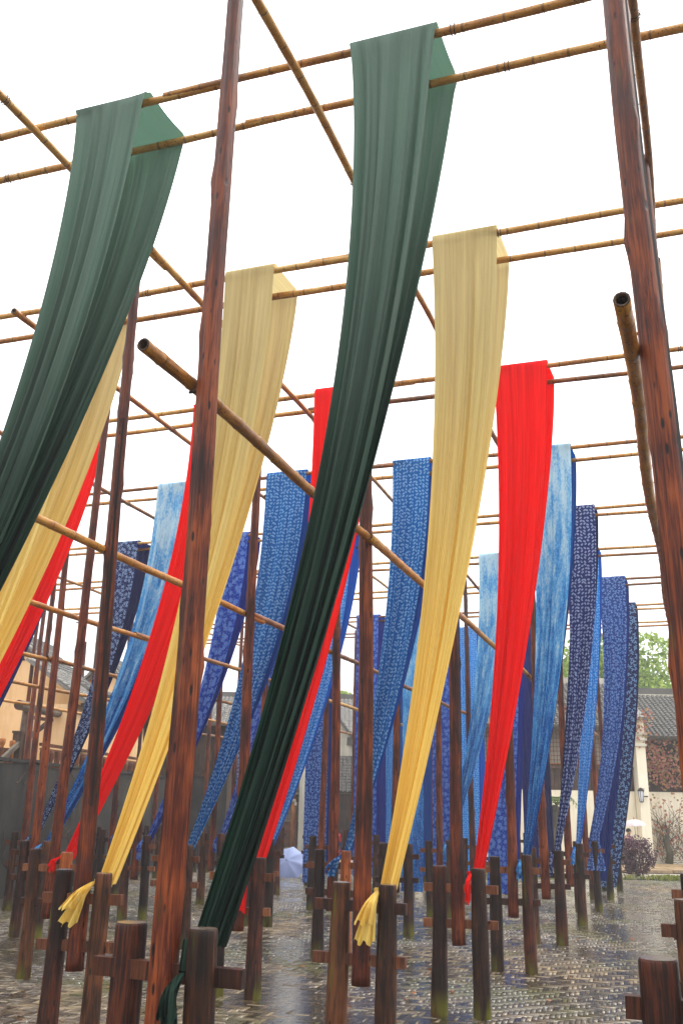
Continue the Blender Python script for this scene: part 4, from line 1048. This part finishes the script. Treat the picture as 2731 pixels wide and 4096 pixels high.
ROWN = ['green cloths', 'yellow cloths', 'red cloths', 'mottled blue cloths', 'navy oval cloth', 'narrow pale oval cloth', 'knotted leaf print cloth', 'rightmost dark leaf cloth', 'rear pale dotted cloth']
SECT = [('left part', -6.3, -3.55), ('middle part', -3.75, -.75 ), ('right part', -.95, 1.9)]
for j in range(9):
    for nm, jj in (('front', JF[j]), ('rear', JR[j])):
        cuts = [-6.2, -3.35+.25*math.sin(j*2.1+(nm == 'rear')), -.55+.3*math.sin(j*1.3+2*(nm == 'rear')), 1.95]
        if j == 0: cuts = [-3.2, -.35 if nm == 'front' else -.15, 1.95]
        names = ['left length', 'middle length', 'right length'] if len(cuts) == 4 else ['left length', 'right length']
        for k in range(len(cuts)-1):
            a_, c_ = cuts[k]-(.12 if k else 0), cuts[k+1]+.12
            dz = .012*(k % 2) ; r0 = .040 - .0012*j*.4
            dj = 0
            A = g(a_, j+jj+dj, ZB+dz); B = g(c_, j+jj+dj, ZB-dz)
            if k % 2: A, B = B, A
            wz = [ (B-A).length*.33, (B-A).length*.62 ] if j < 3 else ()
            bamboo(A, B, r0, r0*.80, names[k] + ' of the high ' + nm + ' cross bamboo carrying the ' + ROWN[j], j*31+k*7+(nm == 'rear'), .015, .008, 'high cross bamboos', wz)
UPO = {1: .01, 0: .0, -1: .05, -2: .17, -3: .1, -4: .1, -5: .08}
CNAME = {1: 'pole row at right edge', 0: 'pole row behind the big left pole', -1: 'pole row of the middle yellow cloth', -2: 'pole row of the middle left red cloth', -3: 'pole row of the left mottled blue cloth', -4: 'pole row of the white blossom cloth', -5: 'leftmost pole row'}
for i in range(-5, 2):
    lo = max(0, -i) - .75; lens = [lo, lo+2.35, lo+5.0, 8.75]
    if i == -1: lens = [-.6, 1.02, 4.0, 8.75]
    if i == 0: lens = [-.8, 2.45, 5.4, 8.75]
    for k in range(3):
        if lens[k+1] - lens[k] < .4: continue
        o_ = UPO[i]; A = g(i+o_, lens[k]-.06, 7.915); B = g(i+o_*.9, lens[k+1]+.06, 7.90)
        bamboo(A, B, .042, .032, ('near', 'middle', 'far')[k] + ' length of the high bamboo over the ' + CNAME[i], 400+i*17+k, .01, .014, 'high lengthwise bamboos', ((B-A).length*.5,))
LOW = {1: [-.13, 2.3, 5.1, 8.6], 0: [-.12, 1.12, 3.95, 8.6], -1: [.6, 2.1, 4.2, 8.6], -2: [.9, 2.55, 5.0, 8.6], -3: [1.8, 3.0, 5.6, 8.6], -4: [2.6, 4.75, 8.6], -5: [3.4, 6.0, 8.6]}
for i, cu in LOW.items():
    nmz = ['near', 'middle', 'far'] if len(cu) == 4 else ['near', 'far']
    for k in range(len(cu)-1):
        off = -.115 if i < 1 else -.19
        A = g(i, cu[k]-.04) + TH*off; B = g(i, cu[k+1]+.08) + TH*off
        z0_ = {1: 4.40, 0: 4.56, -1: 4.53, -2: 4.63}.get(i, 4.54); z1_ = {1: 4.40, 0: 4.36, -1: 4.44}.get(i, 4.48); L_ = cu[-1]-cu[0]
        A.z = z0_+(z1_-z0_)*(cu[k]-cu[0])/L_ + .02*(k % 2); B.z = z0_+(z1_-z0_)*(cu[k+1]-cu[0])/L_ + .02*(k % 2)
        bamboo(A, B, .041, .034 if k else .037, nmz[k] + ' length of the low bamboo on the ' + CNAME[i], 800+i*13+k, .01, .014, 'low lengthwise bamboos')

# ------------------------------------------------------------------ cloths
GW = {(0, 1): 1.15}
CQ = {(0, 0): 2.0, (-1, 0): 1.82}          # how the horizontal run grows with the drop
def cloth(i, j, spec):
    mt, (ua, ub), mode, short, label = spec
    r = random.Random(i*97+j*13+5); mat = CM[mt]
    near_ = j < 4; nu = 104 if j < 2 else 64 if near_ else 32; nv = 74 if near_ else 50
    A = g(i+ua, j+JF[j]); B = g(i+ub, j+JF[j]); A2 = g(i+ua+.005, j+JR[j]); B2 = g(i+ub+.005, j+JR[j]); w0 = (B-A).length
    ft = foot(i, j)
    ztop = ZB + .005; n = (r.choice([3, 4]) if j < 3 else 5) if mode == 'tied' else r.choice([3, 4])
    ph = [r.uniform(0, 6.28) for _ in range(8)]
    fine = .34 if near_ else .2
    def prof(u, t, k):
        x = u + .045*math.sin(2*PI*u*1.3+ph[0]+k) + .015*math.sin(t*5+ph[1])
        return .70*math.sin(2*PI*n*x+ph[2]+k*1.7) + .22*math.sin(2*PI*n*1.63*x+ph[3]+k) + .06*math.sin(2*PI*n*2.9*x+ph[7]) + fine*(abs(math.sin(PI*n*2.6*x+ph[5]+.5*math.sin(t*2.2+ph[0])))-.62) + .5*fine*(abs(math.sin(PI*n*4.7*x+ph[6]))-.62) + .30*math.sin(2*PI*n*.41*x+ph[4])
    us = [k/nu for k in range(nu+1)]
    rows = []; Vc = []
    we = {0: .13, 1: .12, 2: .085}.get(j, .07)
    def strand(P, Q, side, k):
        """list of rows from the bar down. side -1 front, +1 rear"""
        out = []; yo = DH*(side*.070)
        if mode in ('tied',):
            T = ft + TH*((.185 if i >= 0 else .15) + (.015 if side > 0 else -.01)) + DH*(.13+.03*side); zT = 1.40
            q = CQ.get((i, j), 1.95) if side < 0 else (1.42 if (i, j) == (-1, 0) else 1.5)
            for s_ in range(nv+1):
                t = s_/nv; tt = t; f = tt**q; gw = tt**GW.get((i, j), .68 if j == 0 else 1.2 if j < 3 else 1.5)
                wd = w0 + (we-w0)*gw
                c0 = (P+Q)/2 + yo; ce = c0*(1-f) + T*f
                z = ztop + (zT-ztop)*tt
                out.append((ce, wd, z, t, f))
        elif mode == 'knot' and side < 0:
            T = ft + TH*.20 + DH*.02; zT = 1.56
            for s_ in range(nv+1):
                t = s_/nv; tt = min(1.0, t*1.10); f = tt**2.3; gw = tt**1.1
                wd = w0 + (.22-w0)*gw; c0 = (P+Q)/2 + yo; ce = c0*(1-f) + (T-DH*.14*max(0, t*1.1-1)*8)*f
                z = ztop + (zT-ztop)*tt - max(0, t*1.10-1)*7.0
                if t*1.1 > 1: wd = .22 + (t*1.1-1)*2.6
                out.append((ce, wd, z, t, f))
        else:
            zb = r.uniform(.10, .28) + (.25 if side > 0 else 0); dr = TH*r.uniform(-.18, .02) + DH*r.uniform(-.1, .1)
            if (i, j) == (-3, 6): dr = TH*.02
            if (i, j) == (0, 6): dr = TH*-.85
            if (i, j) == (0, 7): dr = TH*-1.03
            if (i, j) == (-1, 6): dr = TH*-.36
            for s_ in range(nv+1):
                t = s_/nv; f = t**1.6; c0 = (P+Q)/2 + yo; out.append((c0 + dr*f, w0*(1-(.55 if (i, j) == (0, 6) else .16)*t+.05*math.sin(t*4+ph[5])), ztop+(zb-ztop)*t, t, f))
        R_ = []
        for s_, (c, wd, z, t, f) in enumerate(out):
            c1, z1 = (out[s_+1][0], out[s_+1][2]) if s_ < nv else (c, z-.1)
            tan = Vector((c1.x-c.x, c1.y-c.y, z1-z)).normalized(); nr = TH.cross(tan).normalized()
            if nr.dot(DH) < 0: nr = -nr
            sq = max(0, 1-(min(wd, w0)/w0)**2)**.5
            am = .004 + .012*min(1, t*6) + min(.085 if j == 0 else .06, (w0/n)*.27*sq)*(1-.5*t)*(1 if mode == 'tied' else .8)
            tw = .10*math.sin(t*3+ph[6])*(1 if mode == 'tied' else .5)
            row = []
            for u in us:
                p = Vector((c.x, c.y, z)) + TH*((u-.5)*wd) + nr*(prof(u, t, k)*am) + DH*((u-.5)*wd*tw)
                p += TH*(math.cos(2*PI*n*u+ph[2])*am*.25*(1-abs(2*u-1)))
                row.append(p)
            R_.append(row)
        return R_
    Fs = strand(A, B, -1, 0.0); Rs = strand(A2, B2, 1, 2.1)
    mid = []; rb = .069
    def arc(P, Q, th): return [Vector((*(P+(Q-P)*u + DH*(-rb*math.cos(th))).xy, ZB+.005+rb*math.sin(th)*.95)) for u in us]
    for th in (.45, .95, 1.45): mid.append(arc(A, B, th))
    for s_ in range(1, 8):
        t = s_/8; a = A*(1-t)+A2*t; c = B*(1-t)+B2*t
        mid.append([Vector((*(a+(c-a)*u).xy, ZB+.070-.016*math.sin(PI*t)*(1+.35*math.sin(3*u+ph[2]))+.006*math.sin(2*PI*n*u+ph[1])*math.sin(PI*t))) for u in us])
    for th in (1.45, .95, .45): mid.append([Vector((*(A2+(B2-A2)*u + DH*(rb*math.cos(th))).xy, ZB+.005+rb*math.sin(th)*.95)) for u in us])
    rows = Fs[::-1] + mid + Rs
    NV = len(rows); V = np.array([[tuple(p) for p in row] for row in rows]).reshape(-1, 3)
    # cloth length along the strip measured from the front bar
    cen = [row[nu//2] for row in rows]; ln = [0.0]
    for a, c in zip(cen[:-1], cen[1:]): ln.append(ln[-1] + (c-a).length)
    z0 = ln[len(Fs)-1]; ln = [q-z0 for q in ln]
    W = nu+1; Q = []
    for a in range(NV-1):
        for c in range(nu): Q.append((a*W+c, (a+1)*W+c, (a+1)*W+c+1, a*W+c+1))
    Q = np.array(Q)
    me = fast_mesh('dyed_cloth', V, Q, mat)
    me.polygons.foreach_set('use_smooth', [True]*len(Q))
    uvl = me.uv_layers.new(name='UVMap'); U = np.zeros((len(V), 2)); U[:, 0] = np.tile(np.array(us)*w0, NV); U[:, 1] = np.repeat(np.array(ln), W)
    uvl.data.foreach_set('uv', U[Q.ravel()].astype(np.float32).ravel())
    # outer side must face outwards (front strand towards the camera)
    me.calc_loop_triangles() if False else None
    pn = me.polygons[5*nu].normal
    fr = me.polygons[(len(Fs)-6)*nu + nu//2].normal
    if fr.dot(DH) > 0: me.flip_normals()
    o = tag(link('dyed_cloth', me), label, 'cloth', 'dyed cloths hung over the bamboo')
    if mode == 'tied': tail(o, ft, mat, r, i, j, w0)
    return o
TAIL = {(0, 1): (.40, .19, -.10), (-1, 1): (.36, .20, -.20), (-1, 2): (.52, .20, -.10), (0, 2): (.30, .07, -.03), (0, 0): (.30, .10, -.02), (-2, 2): (.3, .16, -.2), (-1, 3): (.30, .16, -.16)}
TAIL[(-2, 2)] = (.17, .08, -.07)
def tail(parent, ft, mat, r, i, j, w0):
    L, wb, dx = TAIL.get((i, j), (r.uniform(.22, .36), r.uniform(.07, .12), r.uniform(-.08, -.02)))
    K = ft + TH*.145 - DH*.02 + Vector((0, 0, 1.44))
    if (i, j) == (0, 0): K = ft + TH*.125 - DH*.03 + Vector((0, 0, 1.30))
    # wrap from behind the post round its side
    m = MB(); T0 = ft + TH*.20 + DH*.14 + Vector((0, 0, 1.40))
    m.tube([T0, ft+TH*.13+DH*.12+Vector((0, 0, 1.41)), ft+TH*.112+DH*.04+Vector((0, 0, 1.43)), K+Vector((0, 0, .0))], [.036, .034, .028, .022], 9, ov=lambda a, k: 1+.16*math.sin(k*2.4+a))
    def uvs(me):
        uvl = me.uv_layers.new(name='UVMap'); co = np.zeros(len(me.vertices)*3, dtype=np.float32); me.vertices.foreach_get('co', co); co = co.reshape(-1, 3)
        li = np.zeros(len(me.loops), dtype=np.int32); me.loops.foreach_get('vertex_index', li)
        uvl.data.foreach_set('uv', np.stack([co[li, 0]*1.0, 6.5-co[li, 2]], 1).astype(np.float32).ravel())
    me = m.mesh('knot', mat, True); uvs(me); link('knot', me, parent)
    for layer, (ls, lw, fo) in enumerate(((1.0, 1.0, 0.0), (.62, .92, -.035))):
        nu, nv = 44, 22; ph = [r.uniform(0, 6.28) for _ in range(5)]; V = []; npl = 3
        for b_ in range(nv+1):
            t = b_/nv; wd = .028 + (wb*lw-.028)*t**.8
            c = K + TH*(dx*t**.9) - DH*(.115*min(1, t*3)**.7 - fo*min(1, t*2)) + Vector((0, 0, -L*ls*t))
            for a_ in range(nu+1):
                u = a_/nu; x = u + .03*math.sin(4*u*PI+ph[0])
                am = (.006 + .016*t)*(wb/.19)**.5
                z = (.02*math.sin(2*PI*2.3*u+ph[3]) + .005*math.sin(2*PI*5*u+ph[4]))*t*t
                p = c + TH*((u-.5)*wd) + DH*(am*(math.sin(2*PI*npl*x+ph[1])+.3*math.sin(2*PI*npl*1.7*x+ph[2])) + .05*t*(2*u-1)**2*1.0) + Vector((0, 0, z))
                V.append(tuple(p))
        W = nu+1; Q = np.array([(b_*W+a_, (b_+1)*W+a_, (b_+1)*W+a_+1, b_*W+a_+1) for b_ in range(nv) for a_ in range(nu)])
        me = fast_mesh('bundled_end', np.array(V), Q, mat); me.polygons.foreach_set('use_smooth', [True]*len(Q)); uvs(me); link('bundled_end', me, parent)
for (i_, j_), sp_ in CLOTHS.items(): cloth(i_, j_, sp_)

# ------------------------------------------------------------------ people and umbrellas
def solid(name, col, rough=.75): return NB(name).set(Base_Color=lin(col), Roughness=rough)
M_SKIN = solid('skin', '#c79a7d', .55); M_HAIR = solid('dark_hair', '#15100e', .5)
def skin_mesh(name, joints, bones, mat, sub=2):
    """joints: name -> (xyz, radius). Grows one continuous surface round the bones."""
    keys = list(joints); me = bpy.data.meshes.new(name)
    me.from_pydata([joints[k][0] for k in keys], [(keys.index(a), keys.index(b)) for a, b in bones], [])
    o = bpy.data.objects.new(name, me); COL.objects.link(o)
    o.modifiers.new('skin', 'SKIN'); s_ = o.modifiers.new('sub', 'SUBSURF'); s_.levels = sub; s_.render_levels = sub
    for k, sv in enumerate(me.skin_vertices[0].data): sv.radius = (joints[keys[k]][1],)*2 if not isinstance(joints[keys[k]][1], tuple) else joints[keys[k]][1]; sv.use_root = (k == 0)
    bpy.context.view_layer.update()
    dg = bpy.context.evaluated_depsgraph_get(); me2 = bpy.data.meshes.new_from_object(o.evaluated_get(dg))
    bpy.data.objects.remove(o); bpy.data.meshes.remove(me); me2.materials.clear(); me2.materials.append(mat)
    me2.polygons.foreach_set('use_smooth', [True]*len(me2.polygons)); me2.name = name; return me2
def person(loc, rz, h, label, top, legs, hand_r, hand_l, long_hair=False, extra=None, tilt=0.0):
    """faces local +Y. hand_* are wrist targets in local metres (for a 1.7 m figure)"""
    s_ = h/1.70; e = empty('person', loc, label, 'person', None, rz); e.scale = (s_,)*3
    def el(sx, hd):
        sh = Vector((sx*.185, 0, 1.40)); wv = Vector(hd); mid = (sh+wv)/2; d = (wv-sh); L = d.length; off = math.sqrt(max(0, .28**2-(L/2)**2)) if L < .56 else 0
        return mid + (Vector((sx*.45, -.35, -.8)).normalized()*off)
    eR, eL = el(1, hand_r), el(-1, hand_l)
    J = {'pel': ((0, 0, .92), (.15, .11)), 'spi': ((0, .01, 1.10), (.125, .09)), 'che': ((0, 0, 1.30), (.155, .10)), 'nek': ((0, .01, 1.455), .055), 'chin': ((0, .03, 1.535), .068), 'hd': ((0, .03+tilt*.3, 1.62), (.078, .092)), 'hdt': ((0, .015+tilt*.3, 1.675), .055)}
    Bn = [('pel', 'spi'), ('spi', 'che'), ('che', 'nek'), ('nek', 'chin'), ('chin', 'hd'), ('hd', 'hdt')]
    for sx, nm, ev, hd in ((1, 'R', eR, hand_r), (-1, 'L', eL, hand_l)):
        hd = Vector(hd); fd = (hd-ev).normalized()
        J.update({'sh'+nm: ((sx*.175, 0, 1.40), .058), 'el'+nm: (tuple(ev), .042), 'wr'+nm: (tuple(hd), .028), 'pa'+nm: (tuple(hd+fd*.07), (.036, .02))})
        Bn += [('che', 'sh'+nm), ('sh'+nm, 'el'+nm), ('el'+nm, 'wr'+nm), ('wr'+nm, 'pa'+nm)]
        sd_ = fd.cross(Vector((0, 0, 1))); sd_ = sd_.normalized() if sd_.length > .1 else Vector((1, 0, 0))
        for q in range(4):
            a = hd+fd*.10+sd_*(.027-.018*q); c = a+fd*.034+Vector((0, 0, -.008)); d_ = c+fd*.02+Vector((0, 0, -.022))
            J.update({f'f{q}a{nm}': (tuple(a), .0095), f'f{q}b{nm}': (tuple(c), .009), f'f{q}c{nm}': (tuple(d_), .008)}); Bn += [('pa'+nm, f'f{q}a{nm}'), (f'f{q}a{nm}', f'f{q}b{nm}'), (f'f{q}b{nm}', f'f{q}c{nm}')]
        tb = hd+fd*.035+sd_*.042; J.update({'tb'+nm: (tuple(tb), .011), 'tc'+nm: (tuple(tb+fd*.035), .009)}); Bn += [('wr'+nm, 'tb'+nm), ('tb'+nm, 'tc'+nm)]
        J.update({'hp'+nm: ((sx*.095, 0, .86), .085), 'kn'+nm: ((sx*.10, .02, .48), .058), 'an'+nm: ((sx*.10, -.01, .09), .042), 'to'+nm: ((sx*.11, .14, .035), (.04, .03))})
        Bn += [('pel', 'hp'+nm), ('hp'+nm, 'kn'+nm), ('kn'+nm, 'an'+nm), ('an'+nm, 'to'+nm)]
    link('body', skin_mesh('body', J, Bn, M_SKIN), e)
    JT = {k: (J[k][0], tuple(x+.016 for x in (J[k][1] if isinstance(J[k][1], tuple) else (J[k][1],)*2))) for k in ('pel', 'spi', 'che', 'shR', 'elR', 'shL', 'elL')}
    for nm in 'RL': JT['cu'+nm] = (tuple(Vector(J['el'+nm][0]).lerp(Vector(J['wr'+nm][0]), .85)), .042)
    JT['col'] = ((0, .01, 1.435), .072)
    link('jacket', skin_mesh('jacket', JT, [('pel', 'spi'), ('spi', 'che'), ('che', 'col'), ('che', 'shR'), ('che', 'shL'), ('shR', 'elR'), ('shL', 'elL'), ('elR', 'cuR'), ('elL', 'cuL')], top), e)
    JL = {'pel': ((0, 0, .93), (.16, .12))}; BL_ = []
    for nm in 'RL':
        for k, ex in (('hp', .016), ('kn', .02), ('an', .024)): JL[k+nm] = (J[k+nm][0], J[k+nm][1]+ex)
        BL_ += [('pel', 'hp'+nm), ('hp'+nm, 'kn'+nm), ('kn'+nm, 'an'+nm)]
    link('trousers', skin_mesh('trousers', JL, BL_, legs), e)
    for sx in (-1, 1):
        JS = MB(); JS.tube([(sx*.10, -.06, .04), (sx*.105, .05, .045), (sx*.11, .16, .032), (sx*.11, .20, .025)], [.04, .05, .045, .025], 10)
        JS.build('shoe', M_HAIR, e, smooth=True)
    hb = MB(); n_ = 14; cc = Vector((0, .012+tilt*.3, 1.635)); rows_ = []
    for a in range(9):
        th = PI*.5*a/8*1.25
        for k in range(n_):
            ph = 2*PI*k/n_; face = max(0, math.cos(ph-PI/2)); zc = math.cos(th); zc = max(zc, .18*face + (-.32+.0)*(1-face)) if not long_hair else max(zc, .2*face-.35*(1-face))
            rr = math.sin(min(th, PI/2)); hb.v.append(tuple(cc+Vector((.092*rr*math.cos(ph), .108*rr*math.sin(ph), .105*zc))))
    for a in range(8):
        for k in range(n_): hb.f.append((a*n_+k, a*n_+(k+1) % n_, (a+1)*n_+(k+1) % n_, (a+1)*n_+k)); hb.mi.append(0)
    if long_hair: hb.tube([(0, -.05, 1.68), (0, -.095, 1.58), (0, -.11, 1.44), (0, -.12, 1.28)], [.07, .095, .10, .05], 10)
    hb.build('hair', M_HAIR, e, smooth=True)
    fm = MB(); fm.tube([(0, .115+tilt*.3, 1.625), (0, .135+tilt*.3, 1.60), (0, .118+tilt*.3, 1.585)], [.009, .015, .013], 8); fm.build('nose', M_SKIN, e, smooth=True)
    mo = MB(); mo.box((0, .104+tilt*.3, 1.557), (.045, .012, .012)); mo.build('mouth', solid('lips', '#8f4f45'), e)
    for sx in (-1, 1):
        er = MB(); er.tube([(sx*.078, .02+tilt*.3, 1.585), (sx*.09, .015+tilt*.3, 1.61), (sx*.082, .015+tilt*.3, 1.64)], [.010, .016, .010], 8); er.build('ear', M_SKIN, e, smooth=True)
        ey = MB(); ey.tube([(sx*.032, .10+tilt*.3, 1.628), (sx*.032, .113+tilt*.3, 1.628)], [.012, .008], 8); ey.build('eye', M_HAIR, e)
    if extra: extra(e)
    return e
def umbrella(name, label, loc, rot, R_, mat, rim, finial=None, handle=True):
    e = empty(name, loc, label, 'umbrella'); e.rotation_euler = rot
    n = 8; m = MB(); nr = 9; sub = 6
    for a in range(nr+1):
        t = a/nr
        for k in range(n*sub):
            ph = 2*PI*k/(n*sub); loc_ = (k % sub)/sub; dip = math.sin(PI*loc_); rr = R_*math.sin(t*1.18)/math.sin(1.18)*(1-.075*dip*t)
            z = -.46*R_*(1-math.cos(t*1.18))/(1-math.cos(1.18)) - .085*R_*dip*t
            m.v.append((rr*math.cos(ph), rr*math.sin(ph), z))
    N_ = n*sub
    for a in range(nr):
        for k in range(N_): m.f.append((a*N_+k, (a+1)*N_+k, (a+1)*N_+(k+1) % N_, a*N_+(k+1) % N_)); m.mi.append(0)
    m.build('canopy', mat, e, smooth=True)
    for k in range(n):
        ph = 2*PI*k/n; pts = [(R_*math.sin(t*1.18)/math.sin(1.18)*math.cos(ph), R_*math.sin(t*1.18)/math.sin(1.18)*math.sin(ph), -.46*R_*(1-math.cos(t*1.18))/(1-math.cos(1.18))-.012) for t in [q/6 for q in range(7)]]
        rb = MB(); rb.tube(pts, .006, 5); rb.build('rib', M_IRON, e)
    if handle:
        s_ = MB(); s_.tube([(0, 0, .07), (0, 0, -.86)], .008, 6); s_.build('shaft', M_IRON, e)
        hd = MB(); hd.tube([(0, 0, -.74), (0, 0, -.90)], .016, 8); hd.build('handle', rim, e)
    f = MB(); f.tube([(0, 0, -.01), (0, 0, .03), (0, 0, .09)], [.03, .02, .008], 8); f.build('finial', finial or rim, e)
    return e
def fabric(name, col, tr=.35):
    b = NB(name); b.set(Base_Color=lin(col), Roughness=.6); t_ = b.n('ShaderNodeBsdfTranslucent', Color=lin(col)); mx = b.n('ShaderNodeMixShader', Fac=tr)
    b.link(b.b.outputs[0], mx.inputs[1]); b.link(t_.outputs[0], mx.inputs[2]); b.link(mx.outputs[0], b.out.inputs[0]); return b.m
M_UMBW = fabric('pale_pink_umbrella', '#ddd0d4'); M_UMBB = fabric('pale_blue_umbrella', '#a9b8e6')
M_RIM = solid('wooden_umbrella_handle', '#8a5a2c')
# woman with the umbrella, walking right along the raised walk
PX, PY = 10.90, 36.3
person((PX, PY, 0), -PI/2+.25, 1.60, 'person in a mauve top walking right under a pale pink umbrella', solid('mauve_top', '#8c5a70'), solid('dark_trousers', '#2e2a33'), (.10, .30, 1.18), (-.13, .24, .98), tilt=.06)
umbrella('umbrella', 'open pale pink umbrella with an orange tip held by the person in mauve', (PX+.25, PY-.03, 1.95), (0.03, -.06, .3), .42, M_UMBW, M_RIM, solid('orange_tip', '#b5702a'))
# visitor in red beside the blue print cloth
def bag(e):
    m = MB(); m.box((.19, .02, 1.02), (.10, .26, .34)); m.build('bag', solid('navy_bag', '#20254f'), e)
    m = MB(); m.tube([(.16, .0, 1.2), (.02, .12, 1.42), (-.12, .05, 1.46)], .014, 6); m.build('bag_strap', solid('navy_strap', '#20254f'), e)
person((-.03, 30.6, 0), .4, 1.62, 'person in red with a navy bag half hidden beside the orange post', solid('red_jacket', '#c21a1f'), solid('red_trousers', '#b3161c'), (.24, .06, .84), (-.24, .06, .84), extra=bag)
def strap(e):
    m = MB(); m.tube([(-.17, .02, 1.43), (-.06, -.125, 1.30), (.10, -.13, 1.10)], .016, 6); m.build('bag_strap', solid('white_strap', '#c9c6c2'), e)
person((3.62, 34.2, 0), .25, 1.80, 'person with long dark hair and a dark jacket turned away, half behind a pole', solid('dark_jacket', '#1d1a22'), solid('black_trousers', '#17161a'), (.24, .08, .86), (-.24, .08, .86), True, strap)
# umbrella set down on the bricks to dry
umbrella('umbrella', 'pale blue white open umbrella lying on its side on the wet bricks', (-1.55, 31.9, .50), (math.radians(62), math.radians(8), math.radians(-14)), .60, M_UMBB, M_RIM, M_UMBB)

# ------------------------------------------------------------------ damp hazy air
hz = MB(); hz.box((6, 35, 7.2), (120, 90, 16.6))
b = NB('damp_air'); b.t.nodes.remove(b.b)
pvn = b.n('ShaderNodeVolumePrincipled'); pvn.inputs['Color'].default_value = (.97, .98, 1, 1); pvn.inputs['Density'].default_value = 0.0015; pvn.inputs['Anisotropy'].default_value = 0.2
b.link(pvn.outputs[0], b.out.inputs['Volume'])
tag(hz.build('haze', b.m), kind='stuff')
SC.cycles.volume_bounces = 1
